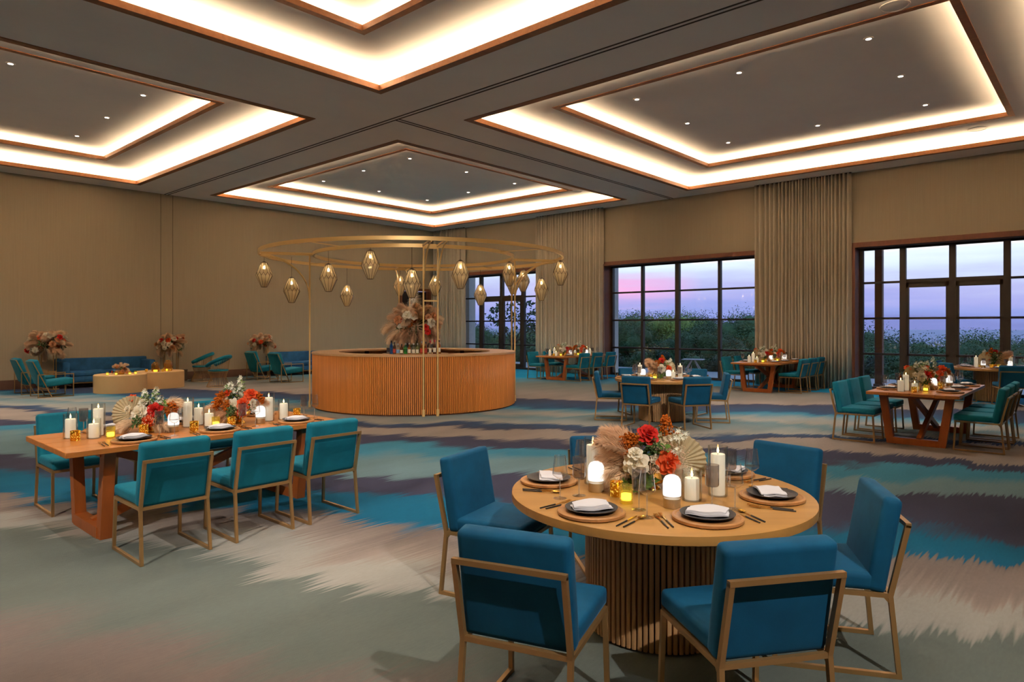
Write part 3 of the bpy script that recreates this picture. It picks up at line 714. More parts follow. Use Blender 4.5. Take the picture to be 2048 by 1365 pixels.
# ------------------------------------------------------------------ tableware
def p_charger():
    t = thing('charger', 'round wooden charger board', 'charger')
    part('board', MB().lathe([(0, 0), (.160, 0), (.170, .006), (.170, .018), (.164, .022), (.156, .022), (.150, .017), (0, .017)], 40), 'charger_wood', t)
    return t
def p_plate():
    t = thing('plate', 'matte black plate', 'plate')
    part('dish', MB().lathe([(0, 0), (.075, 0), (.100, .007), (.130, .017), (.132, .020), (.126, .021), (.098, .012), (.075, .008), (0, .007)], 40), 'black_plate', t)
    return t
def p_napkin():
    t = thing('napkin', 'folded white linen napkin', 'napkin'); rn = random.Random(3)
    def sheet(w, l, z0, th, sk):
        mb = MB(); nx, ny = 8, 6; V = []; F = []
        for lay in (0, 1):
            for i in range(nx+1):
                for j in range(ny+1):
                    u, v = i/nx-.5, j/ny-.5
                    V.append((u*l+v*sk, v*w, z0+lay*th*(1-.5*(abs(u)*2)**6)+.004*math.sin(u*7+v*3)+.0025*math.cos(v*9)))
        n1 = (nx+1)*(ny+1); q = lambda a, i, j: a*n1+i*(ny+1)+j
        for i in range(nx):
            for j in range(ny):
                F.append((q(0, i, j), q(0, i, j+1), q(0, i+1, j+1), q(0, i+1, j))); F.append((q(1, i, j), q(1, i+1, j), q(1, i+1, j+1), q(1, i, j+1)))
        for i in range(nx): F.append((q(0, i, 0), q(0, i+1, 0), q(1, i+1, 0), q(1, i, 0))); F.append((q(0, i+1, ny), q(0, i, ny), q(1, i, ny), q(1, i+1, ny)))
        for j in range(ny): F.append((q(0, 0, j+1), q(0, 0, j), q(1, 0, j), q(1, 0, j+1))); F.append((q(0, nx, j), q(0, nx, j+1), q(1, nx, j+1), q(1, nx, j)))
        return mb.add(V, F, True)
    part('lower_fold', sheet(.115, .20, .004, .009, .01), 'napkin_linen', t)
    part('upper_fold', sheet(.125, .185, .013, .012, .03), 'napkin_linen', t, loc=(0, .012, 0), rot=(0, 0, .06))
    return t
def cutlery(kind):
    t = thing(kind, 'gold and black '+kind, kind)
    hd = MB()
    if kind == 'fork':
        hd.bar((0, .0, .004), (0, .06, .006), .005, .003).box((0, .072, .006), (.020, .022, .0025))
        for k in range(4): hd.bar((-.0083+k*.0055, .082, .006), (-.0083+k*.0055, .12, .009), .0028, .0022)
    elif kind == 'spoon':
        hd.bar((0, 0, .004), (0, .06, .006), .005, .003)
        V = []; F = []; n = 14
        for r, z in ((1, .009), (.7, .005), (.0, .003)):
            for k in range(n): V.append((.019*r*math.cos(2*PI*k/n), .085+.028*r*math.sin(2*PI*k/n), z))
        for i in range(2):
            for k in range(n): F.append((i*n+k, i*n+(k+1) % n, (i+1)*n+(k+1) % n, (i+1)*n+k))
        hd.add(V, F, True)
    else:
        hd.add([(-.003, 0, .002), (-.009, .07, .002), (-.004, .115, .002), (.004, .11, .002), (.004, 0, .002), (-.003, 0, .006), (-.009, .07, .0035), (-.004, .115, .0035), (.004, .11, .0035), (.004, 0, .006)],
               [(0, 1, 2, 3, 4), (9, 8, 7, 6, 5), (0, 5, 6, 1), (1, 6, 7, 2), (2, 7, 8, 3), (3, 8, 9, 4), (4, 9, 5, 0)])
    part('head' if kind != 'knife' else 'blade', hd, 'gold_bright', t)
    part('handle', MB().tube([(0, .006, .005), (0, -.05, .005), (0, -.105, .005)], .0042, 6, False, .8), 'black_enamel', t)
    return t
def p_wine():
    t = thing('wine_glass', 'clear wine glass', 'wine glass')
    part('base', MB().lathe([(.036, .0), (.037, .002), (.02, .005), (.004, .010)], 24), 'clear_glass', t)
    part('stem', MB().lathe([(.004, .008), (.0032, .06), (.004, .108)], 10), 'stem_glass', t)
    part('bowl', MB().lathe([(.003, .108), (.018, .112), (.040, .130), (.042, .137), (.037, .18), (.030, .236), (.0285, .236), (.0355, .18), (.040, .138)], 28), 'clear_glass', t)
    return t
def p_smoke():
    t = thing('goblet', 'smoky fluted goblet', 'goblet')
    part('base', MB().lathe([(.036, .0), (.037, .002), (.02, .005), (.004, .010)], 24), 'clear_glass', t)
    part('stem', MB().lathe([(.004, .008), (.0035, .06), (.005, .100)], 10), 'stem_glass', t)
    mb = MB(); n = 56; V = []; F = []
    prof = [(.004, .100), (.030, .102), (.0345, .110), (.035, .215)]
    for r, z in prof:
        for k in range(n):
            q = r*(1+.022*(1 if k % 2 else -1)*(r > .03)); V.append((q*math.cos(2*PI*k/n), q*math.sin(2*PI*k/n), z))
    for i in range(3):
        for k in range(n): F.append((i*n+k, i*n+(k+1) % n, (i+1)*n+(k+1) % n, (i+1)*n+k))
    part('bowl', mb.add(V, F, True), 'smoke_glass', t)
    return t
def p_hurr(h, name):
    t = thing('hurricane_vase', name, 'hurricane vase')
    part('cylinder', MB().lathe([(.004, .006), (.050, .006), (.051, .012), (.051, h), (.053, h), (.053, .004), (.050, 0), (0, 0)], 28), 'hurricane_clear', t)
    return t
def p_candle(h, name):
    t = thing('pillar_candle', name, 'candle')
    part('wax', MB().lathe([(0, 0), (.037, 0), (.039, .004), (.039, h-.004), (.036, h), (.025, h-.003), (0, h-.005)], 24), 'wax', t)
    wk = part('wick', MB().tube([(0, 0, h-.006), (.001, 0, h+.008)], .0015, 5), 'wick_dark', t)
    part('flame', MB().lathe([(0, h+.004), (.005, h+.010), (.0065, h+.017), (.004, h+.028), (0, h+.040)], 10), 'flame', wk)
    return t
def p_gold():
    t = thing('votive_cup', 'mercury gold votive cup', 'votive')
    part('cup', MB().lathe([(0, 0), (.034, 0), (.037, .004), (.037, .082), (.035, .082), (.034, .01), (0, .01)], 24), 'gold_votive', t)
    part('wax', MB().lathe([(0, .012), (.032, .012), (.032, .03), (0, .03)], 16), 'tealight_glow', t)
    return t
def p_yellow():
    t = thing('votive_glass', 'ribbed yellow votive glass', 'votive')
    n = 40; V = []; F = []
    for r, z in ((.034, .0), (.035, .02), (.035, .098)):
        for k in range(n): q = r*(1+.02*(1 if k % 2 else -1)); V.append((q*math.cos(2*PI*k/n), q*math.sin(2*PI*k/n), z))
    for i in range(2):
        for k in range(n): F.append((i*n+k, i*n+(k+1) % n, (i+1)*n+(k+1) % n, (i+1)*n+k))
    part('cup', MB().add(V, F, True), 'yellow_glass', t)
    part('foot', MB().lathe([(.033, 0), (.033, .018), (0, .018)], 24), 'clear_glass', t)
    part('wax', MB().lathe([(0, .022), (.027, .022), (.027, .05), (0, .05)], 16), 'tealight_glow', t)
    return t
def p_lamp():
    t = thing('table_lamp', 'small cordless table lamp', 'lamp')
    part('base', MB().lathe([(0, 0), (.042, 0), (.044, .003), (.044, .048), (.042, .050), (0, .050)], 28), 'gold_lamp', t)
    part('collar', MB().lathe([(.046, .050), (.048, .053), (.048, .062), (.046, .064), (0, .064)], 28), 'clear_glass', t)
    part('dome', MB().lathe([(.045, .062), (.0465, .07), (.0465, .125), (.043, .145), (.034, .160), (.018, .168), (0, .170)], 28), 'lamp_glow', t)
    return t
m, nt, out = newmat('gold_votive')     # mottled mercury glass, candle glow imitated by emissive flecks in the glass
pb = nd(nt, 'ShaderNodeBsdfPrincipled', i_Roughness=.18, i_Metallic=.9); pb.inputs['Base Color'].default_value = c4(srgb(214, 160, 50))
em = nd(nt, 'ShaderNodeEmission', i_Strength=1.2); em.inputs[0].default_value = (1, .62, .08, 1)
tc = nt.nodes.new('ShaderNodeTexCoord'); ns = nd(nt, 'ShaderNodeTexNoise', i_Scale=95.0, i_Detail=4.0); lk(nt, tc, 'Object', ns, 'Vector')
mr = nd(nt, 'ShaderNodeMapRange', n_1=.53, n_2=.68, n_3=0.0, n_4=.75); lk(nt, ns, 'Fac', mr, 0)
mx = nt.nodes.new('ShaderNodeMixShader'); lk(nt, mr, 0, mx, 0); lk(nt, pb, 0, mx, 1); lk(nt, em, 0, mx, 2); lk(nt, mx, 0, out, 0); MATS['gold_votive'] = m

PW = {'charger': Proto(p_charger()), 'plate': Proto(p_plate()), 'napkin': Proto(p_napkin()), 'fork': Proto(cutlery('fork')), 'spoon': Proto(cutlery('spoon')), 'knife': Proto(cutlery('knife')),
      'wine': Proto(p_wine()), 'smoke': Proto(p_smoke()), 'gold': Proto(p_gold()), 'yellow': Proto(p_yellow()), 'lamp': Proto(p_lamp())}
HH = {'t': (.275, .225), 'm': (.205, .155), 's': (.165, .115)}
for k, (hh, ch) in HH.items():
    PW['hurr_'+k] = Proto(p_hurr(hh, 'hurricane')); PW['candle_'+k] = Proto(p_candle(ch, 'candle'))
SZ = {'t': 'tall', 'm': 'medium', 's': 'short'}
WHAT = {'charger': 'round wooden charger', 'plate': 'matte black plate', 'napkin': 'folded white napkin', 'fork': 'gold fork',
        'spoon': 'gold spoon', 'knife': 'gold knife', 'wine': 'clear tapered wine glass', 'smoke': 'smoky fluted goblet', 'gold': 'mottled gold glass votive cup',
        'yellow': 'ribbed yellow votive glass', 'lamp': 'small glowing dome lamp'}
ZT = .7602
def put(kind, key, c, x, y, rz=0, z=ZT, trot=0, sc=None, wh=''):
    a = math.radians(trot); p = (c[0]+x*math.cos(a)-y*math.sin(a), c[1]+x*math.sin(a)+y*math.cos(a))
    if not wh and key in 'EFG': wh = ' '+RS[min(range(6), key=lambda i: (E_SET[i][0]-x)**2+(E_SET[i][1]-y)**2)]
    if not wh and key in 'ABCD': wh = ' '+SIDE[key][y > 0]+' '+ENDS[key][0 if x < -.3 else (1 if x < .43 else 2)]
    if kind.startswith('hurr_'):
        s = kind[-1]
        PW[kind].put((*p, z), 0, SZ[s]+' glass hurricane around a candle'+wh+', '+NAME[key], 'hurricane glasses, '+NAME[key])
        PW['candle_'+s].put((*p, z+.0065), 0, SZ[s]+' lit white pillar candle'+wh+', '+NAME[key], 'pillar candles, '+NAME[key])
        return
    PW[kind].put((*p, z), rz+a, WHAT[kind]+wh+', '+NAME[key], kind+' pieces, '+NAME[key], sc)
def setting(key, c, x, y, rz, trot=0, cut=True, nap=0.3, wh=''):
    wh = (' '+wh) if wh else ''
    """place setting at x, y; rz turns its far side towards the table centre"""
    put('charger', key, c, x, y, rz, ZT, trot, None, wh); put('plate', key, c, x, y, rz, ZT+.0175, trot, None, wh); put('napkin', key, c, x, y, rz+nap, ZT+.0175+.0125, trot, None, wh)
    if not cut: return
    def loc(dx, dy): return x+dx*math.cos(rz)-dy*math.sin(rz), y+dx*math.sin(rz)+dy*math.cos(rz)
    for kd, dx, dy, da in (('fork', -.235, .0, -.12), ('fork', -.205, .01, -.12), ('knife', .205, .0, .1), ('spoon', .24, .01, .08)):
        q = loc(dx, dy); put(kd, key, c, q[0], q[1], rz+da, ZT, trot, None, wh)

# round tables: settings towards the chairs, glasses, candles and lamps between
RS = ('towards the lounge', 'by the yellow votive', 'by the short candle', 'by a tall candle', 'towards the doors', 'towards the bar')
E_SET = [(-.28, .58), (-.66, .0), (-.37, -.48), (.24, -.56), (.64, -.12), (.30, .54)]
E_ITEMS = [('wine', -.53, .30), ('smoke', -.41, .26), ('lamp', -.26, .25), ('hurr_t', -.12, .37), ('gold', -.28, .10), ('yellow', -.37, -.02), ('smoke', -.44, -.14), ('wine', -.53, -.24), ('lamp', -.28, -.24), ('hurr_s', -.08, -.25),
           ('smoke', -.11, -.38), ('wine', -.10, -.50), ('hurr_t', .11, -.31), ('smoke', .36, -.27), ('wine', .36, -.40), ('wine', -.06, .50), ('smoke', .50, .12), ('gold', .22, .26), ('wine', .50, .30), ('smoke', .06, .56)]
for key, c, tr_, cut in (('E', E_C, 0, True), ('F', F_C, 8, False), ('G', G_C, 14, False)):
    for i, (x, y) in enumerate(E_SET): setting(key, c, x, y, math.atan2(-y, -x)-PI/2, tr_, cut, (.25, .9, -.45, .15, .4, 0)[i], RS[i])
    for k, x, y in E_ITEMS: put(k, key, c, x, y, 0, ZT, tr_)
# long tables
L_ITEMS = [('hurr_m', -.965, .17), ('hurr_t', -.765, .145), ('hurr_s', -.835, .02), ('hurr_t', -.04, .09), ('hurr_m', .085, .15), ('hurr_s', .11, -.02), ('hurr_t', .665, -.10), ('hurr_m', .82, -.11), ('gold', -.975, .0), ('gold', -.475, -.06), ('gold', -.09, -.17), ('gold', .27, -.13), ('gold', 1.03, .0),
           ('yellow', -.745, -.10), ('yellow', .12, -.14), ('lamp', -.245, -.11), ('lamp', .53, -.19), ('wine', -.90, .37), ('wine', 1.10, -.22), ('smoke', -.42, -.26), ('smoke', 1.10, -.02), ('smoke', -.80, .42), ('wine', -.15, .22), ('smoke', .31, -.27), ('wine', -.33, -.35), ('wine', .52, .22), ('smoke', -.08, .40), ('wine', .40, -.35), ('smoke', .62, .36)]
for key, c, mir, cut in (('A', A_C, 1, True), ('B', B_C, 1, False), ('C', C_C, 1, False), ('D', D_C, 1, False)):
    for i, x in enumerate((-.66, .05, .80)):
        setting(key, c, x, -.385, 0, 0, cut, .1 if x < 0 else -.15, SIDE[key][0]+' '+ENDS[key][i])
        if not (key in 'D' and x > .5): setting(key, c, x+.02, .39, PI, 0, False, .1, SIDE[key][1]+' '+ENDS[key][i])
    for k, x, y in L_ITEMS: put(k, key, c, x, y, 0, ZT, 0)

# ------------------------------------------------------------------ flowers
def f_rose(seed=1):
    rd_ = random.Random(seed); mb = MB()
    for ring, (n, r0, open_, l) in enumerate(((3, .10, .15, .5), (4, .2, .42, .62), (5, .34, .8, .74), (6, .46, 1.18, .82), (6, .5, 1.5, .9))):
        for k in range(n):
            a = 2*PI*(k+ring*.37)/n+rd_.uniform(-.1, .1); V = []; F = []; nu, nv = 4, 4; op = open_+rd_.uniform(-.1, .1)
            for j in range(nv+1):
                v = j/nv; rr = r0*.3+l*math.sin(op)*(v**1.25); zz = -.25+l*math.cos(op)*v+(-.10*v*v if ring > 2 else .06)+rd_.uniform(-.015, .015)
                for i in range(nu+1):
                    u = i/nu-.5; w = (.95+.5*ring*.25)*math.sin(PI*(.18+.7*v))*(1.15 if ring > 2 else .95)
                    da = u*w*2.0/(.55+rr*1.4); curl = .12*(abs(u)*2)**2*v
                    V.append(((rr-curl)*math.cos(a+da), (rr-curl)*math.sin(a+da), zz+curl*.3))
            for j in range(nv):
                for i in range(nu): q = j*(nu+1)+i; F.append((q, q+1, q+nu+2, q+nu+1))
            mb.add(V, F, True)
    return mb
def f_plume(seed=1, n=760, droop=.35):
    rd_ = random.Random(seed); mb = MB(); P = []
    for i in range(11):
        t = i/10; P.append(Vector((droop*t*t*.7, 0, t*(1-.35*droop*t*t))))
    mb.tube(P, .010, 5, False, .4)
    for k in range(n):
        t = .28+.72*rd_.random()**.8; i = min(9, int(t*10)); fr = t*10-i; p = P[i].lerp(P[i+1], fr); d = (P[i+1]-P[i]).normalized()
        a = rd_.uniform(0, 2*PI); x = d.cross(Vector((0, 1, 0))).normalized(); y = x.cross(d); o = x*math.cos(a)+y*math.sin(a)
        L = (.34*math.sin(PI*(t*.8+.16))+.06)*rd_.uniform(.5, 1.15); w = .0062
        e1 = p+(d*.75+o*.42)*L*.55; e2 = p+(d*.8+o*.55)*L+Vector((droop*.12, 0, -.10*L)); s = d.cross(o).normalized()*w
        mb.add([p-s*.5, p+s*.5, e1+s, e1-s, e2], [(0, 1, 2, 3), (3, 2, 4)])
    return mb
def f_amaranth(seed=1, droop=.8):
    rd_ = random.Random(seed); mb = MB(); P = [Vector((droop*.6*(i/8)**1.5, 0, (i/8)*(1-.9*droop*(i/8)))) for i in range(9)]
    mb.tube(P, .018, 5, False, .4)
    for k in range(230):
        t = .15+.85*rd_.random(); i = min(7, int(t*8)); p = P[i].lerp(P[i+1], t*8-i); r = .14*math.sin(PI*(.12+.8*t))+.03
        o = Vector((rd_.uniform(-1, 1), rd_.uniform(-1, 1), rd_.uniform(-1, .7))).normalized(); c = p+o*r*rd_.uniform(.4, 1.1); s = rd_.uniform(.022, .045)
        mb.add([c+Vector((s, 0, 0)), c+Vector((0, s, 0)), c+Vector((-s, 0, 0)), c+Vector((0, -s, 0)), c+Vector((0, 0, s*1.3)), c-Vector((0, 0, s*1.3))], [(0, 1, 4), (1, 2, 4), (2, 3, 4), (3, 0, 4), (1, 0, 5), (2, 1, 5), (3, 2, 5), (0, 3, 5)])
    return mb
def f_filler(seed=1):
    rd_ = random.Random(seed); mb = MB()
    for k in range(60):
        o = Vector((rd_.gauss(0, 1), rd_.gauss(0, 1), rd_.gauss(0, 1))).normalized()*rd_.uniform(.45, 1); s = rd_.uniform(.04, .075); c = o
        mb.add([Vector((0, 0, -.6)), Vector((.012, 0, -.6)), c+Vector((.01, 0, 0)), c], [(0, 1, 2, 3)])
        mb.add([c+Vector((s, 0, 0)), c+Vector((0, s, 0)), c+Vector((-s, 0, 0)), c+Vector((0, -s, 0)), c+Vector((0, 0, s)), c-Vector((0, 0, s))], [(0, 1, 4), (1, 2, 4), (2, 3, 4), (3, 0, 4), (1, 0, 5), (2, 1, 5), (3, 2, 5), (0, 3, 5)])
    return mb
def f_sprig(seed=1, n=16, lw=.16):
    rd_ = random.Random(seed); mb = MB(); P = [Vector((.12*(i/6)**2, .03*math.sin(i), i/6)) for i in range(7)]; mb.tube(P, .012, 4, False, .4)
    for k in range(n):
        t = .25+.75*k/n; i = min(5, int(t*6)); p = P[i].lerp(P[i+1], t*6-i); a = k*2.4; o = Vector((math.cos(a), math.sin(a), .55)).normalized(); s = Vector((-math.sin(a), math.cos(a), 0)); L = .3*rd_.uniform(.7, 1.15)
        mb.add([p, p+o*L*.5+s*lw*.5, p+o*L-Vector((0, 0, .06)), p+o*L*.5-s*lw*.5], [(0, 1, 2), (0, 2, 3)])
    return mb
def f_star(seed=1):
    rd_ = random.Random(seed); mb = MB()
    for k in range(12):
        t = .35+.65*k/11; a = k*2.4; c = Vector((.16*math.cos(a)*(1.15-t*.7), .16*math.sin(a)*(1.15-t*.7), t)); ax = Vector((math.cos(a), math.sin(a), .6)).normalized()
        u = ax.cross(Vector((0, 0, 1))).normalized(); v = ax.cross(u); L = .15
        for j in range(6):
            b = 2*PI*j/6; d = u*math.cos(b)+v*math.sin(b); e = u*math.cos(b+1.57)+v*math.sin(b+1.57)
            mb.add([c, c+d*L*.5+e*.03+ax*.03, c+d*L+ax*.05, c+d*L*.5-e*.03+ax*.03], [(0, 1, 2, 3)])
    return mb
def f_fern():
    mb = MB(); P = [Vector((.25*(i/10)**2, 0, i/10)) for i in range(11)]; mb.tube(P, .010, 4, False, .4)
    for i in range(1, 11):
        L = .34*math.sin(PI*(.15+.8*i/10))
        for s in (-1, 1):
            for sub in (0, .5):
                p = P[i-1].lerp(P[i], sub); e = p+Vector((.02, s*L, .10*L+.03)); mb.add([p-Vector((0, 0, .018)), e, p+Vector((0, 0, .018))], [(0, 1, 2)])
    return mb
def f_fan(n=18, span=200):
    mb = MB(); V = [(0, 0, 0)]; F = []
    for k in range(2*n+1):
        a = math.radians(90-span/2+span*k/(2*n)); off = .035 if k % 2 else -.035; r = 1.0 if k % 2 else .96
        V += [(math.cos(a)*.5, off*.5, math.sin(a)*.5), (math.cos(a)*r, off, math.sin(a)*r)]
    for k in range(2*n):
        a, b = 1+2*k, 3+2*k; F += [(0, a, b), (a, a+1, b+1, b)]
    mb.add(V, F); mb.tube([(0, 0, 0), (0, 0, -.5)], .02, 5)
    return mb
def f_stems(n=9, h=1.0):
    mb = MB()
    for k in range(n):
        a = 2*PI*k/n; mb.tube([(.05*math.cos(a), .05*math.sin(a), 0), (.16*math.cos(a), .16*math.sin(a), .6*h), (.4*math.cos(a), .4*math.sin(a), h)], .012, 4)
    return mb
FM = {}
for nm, mb, mt in (('rose_coral', f_rose(1), 'rose_coral'), ('rose_red', f_rose(2), 'rose_red'), ('rose_white', f_rose(3), 'rose_white'), ('rose_peach', f_rose(4), 'rose_peach'), ('plume', f_plume(1), 'pampas'), ('plume_pale', f_plume(2, 700, .55), 'pampas_pale'),
                   ('amaranth', f_amaranth(1), 'amaranth'), ('amaranth_up', f_amaranth(2, .25), 'amaranth'), ('filler', f_filler(1), 'filler_cream'), ('sprig', f_sprig(1), 'leaf_green'), ('sprig_dark', f_sprig(2, 20, .12), 'leaf_dark'), ('star', f_star(1), 'star_white'),
                   ('fern', f_fern(), 'fern_white'), ('fan', f_fan(), 'fan_leaf'), ('stems', f_stems(), 'stem_green')):
    FM[nm] = mb.mesh(nm, mt, False)
PN = {'rose_coral': 'rose', 'rose_red': 'rose', 'rose_white': 'rose', 'rose_peach': 'rose', 'plume': 'pampas_plume', 'plume_pale': 'pampas_plume', 'amaranth': 'amaranth_plume', 'amaranth_up': 'amaranth_plume', 'filler': 'filler_bloom', 'sprig': 'leaf_sprig', 'sprig_dark': 'leaf_sprig', 'star': 'star_blossom', 'fern': 'fern_frond', 'fan': 'fan_leaf', 'stems': 'stems'}
PL = {'rose_coral': 'coral rose', 'rose_red': 'red rose', 'rose_white': 'cream rose', 'rose_peach': 'peach rose', 'fan': 'pleated dried palm fan'}
FS = {k: [v.co.copy() for v in list(me.vertices)[::5]] for k, me in FM.items()}
ZLOW = [.004]
def bloom(t, kind, pos, d, size, spin=0.):
    if kind in ('fan', 'fern'): return faced(t, kind, pos, d, size, spin)
    d = Vector(d).normalized()
    for k in range(10):
        m3 = d.to_track_quat('Z', 'Y').to_matrix() @ Matrix.Rotation(spin, 3, 'Z')
        if 'rose' in kind or min((m3 @ v).z for v in FS[kind])*size+pos[2] > ZLOW[0]: break
        d = (d+Vector((0, 0, .13))).normalized()
    o = ob(PN[kind], FM[kind], t, pos, scale=size); o.rotation_euler = m3.to_euler()
    if kind in PL: o['label'] = PL[kind]
    return o
def faced(t, kind, pos, d, size, spin=0.):
    # flat leaves turn their broad face to the front of the arrangement
    z = Vector(d).normalized()
    for k in range(10):
        y = Vector((.25*math.sin(spin*3), -1, .15)); y = (y-z*y.dot(z)).normalized(); x = y.cross(z)
        if kind == 'fern': x, y = y, -x
        m3 = Matrix((x, y, z)).transposed()
        if min((m3 @ v).z for v in FS[kind])*size+pos[2] > ZLOW[0]: break
        z = (z+Vector((0, 0, .13))).normalized()
    o = ob(PN[kind], FM[kind], t, pos, scale=size); o.rotation_euler = m3.to_euler()
    if kind in PL: o['label'] = PL[kind]
    return o
def towards(t, kind, pos, d, size):
    """a drooping stem: its bend goes sideways in the direction it leans, downwards"""
    dd = Vector(d).normalized(); h = Vector((d[0], d[1], 0))
    if h.length < .05: h = Vector((1, 0, 0))
    h.normalize(); z = dd; x = (h-Vector((0, 0, .8))); x = (x-z*x.dot(z)).normalized(); y = z.cross(x)
    for k in range(14):      # lift the stem until no strand sinks into what the vase stands on
        m3 = Matrix((x, y, z)).transposed()
        if min((m3 @ v).z for v in FS[kind])*size+pos[2] > ZLOW[0]: break
        dd = (dd+Vector((0, 0, .13))).normalized(); z = dd; x = (h-Vector((0, 0, .8))); x = (x-z*x.dot(z)).normalized(); y = z.cross(x)
    o = ob(PN[kind], FM[kind], t, pos, scale=size); o.rotation_euler = m3.to_euler(); return o
def bowl(t, r=.085, h=.09, mat='gold_bright', foot=True):
    part('bowl', MB().lathe([(0, .0), (r*.55, 0), (r*.5, .01), (r*.2, h*.35), (r*.55, h*.45), (r, h*.75), (r*1.05, h), (r*.98, h), (r*.5, h*.5), (0, h*.45)], 28), mat, t)

# each arrangement is laid out as seen from the side the photograph is taken from: x along, y away, z up
def arr_round(label):
    t = thing('flower_arrangement', label, 'flowers'); bowl(t, .10, .07)
    b = (0, 0, .06)
    for d, s in (((-.95, -.15, .75), .37), ((-.8, -.3, 1.0), .40), ((-.7, .25, 1.25), .42), ((-1, .1, .45), .34), ((-.95, -.4, .25), .30), ((-.6, .3, .9), .38), ((-.85, -.45, .5), .30), ((-.45, .4, 1.2), .38), ((-.8, .0, .95), .41), ((-.9, -.25, .6), .34)): towards(t, 'plume' if s > .35 else 'plume_pale', b, d, s)
    for p, d, s in (((-.06, -.04, .28), (-1, -.3, .8), .20), ((-.09, -.02, .30), (-.95, -.2, .35), .19), ((-.10, -.05, .27), (-1, -.35, .1), .19)): towards(t, 'amaranth', p, d, s)
    bloom(t, 'amaranth_up', (.09, .05, .22), (.18, .1, 1), .24); bloom(t, 'amaranth_up', (.12, .03, .18), (.5, .1, 1), .19)
    bloom(t, 'rose_red', (-.025, -.05, .325), (.1, -.8, .55), .066); bloom(t, 'rose_coral', (.075, -.13, .175), (.15, -.95, .25), .074, .5)
    bloom(t, 'rose_white', (-.12, -.15, .18), (-.3, -.85, .35), .078); bloom(t, 'rose_white', (-.12, -.15, .235), (-.1, -.7, .8), .046, 1)
    bloom(t, 'rose_white', (.0, -.11, .19), (0, -1, .3), .030)
    bloom(t, 'fan', (.15, -.01, .155), (.8, -.1, .62), .165); bloom(t, 'fan', (.10, .06, .2), (.4, .1, 1), .12, .4)
    for p, s in (((.08, -.03, .24), .3), ((.03, -.04, .2), .3), ((.14, -.05, .2), .3), ((-.02, -.1, .14), .3), ((.15, -.08, .13), .26), ((.0, .02, .25), .28)): bloom(t, 'filler', p, (0, -.3, 1), s*.24)
    for p, d, s in (((.10, -.05, .24), (.45, -.3, 1), .13), ((.10, -.07, .20), (.3, -.8, .6), .10), ((.13, -.03, .26), (.8, -.3, .8), .10)): bloom(t, 'star', p, d, s)
    for d, s in (((-.8, -.7, -.06), .24), ((-.4, -1, .05), .2), ((.3, -.3, 1.0), .22), ((-1, -.45, .12), .22), ((.1, .3, 1.2), .26)): bloom(t, 'sprig', (0, -.03, .07), d, s, s*20)
    for d, s in (((-.1, -.4, .9), .22), ((-.25, -.3, 1), .24), ((-.6, -.6, .3), .16), ((-.3, .6, .9), .28), ((.4, .6, .8), .28)): bloom(t, 'sprig_dark', (0, 0, .07), d, s, s*30)
    for d, s in (((.8, -.8, .22), .22), ((.95, -.5, .12), .22), ((.55, -1, .12), .2), ((1, -.2, .3), .2), ((.7, -.7, .5), .2)): bloom(t, 'fern', (.05, -.05, .08), d, s, s*9)
    return t
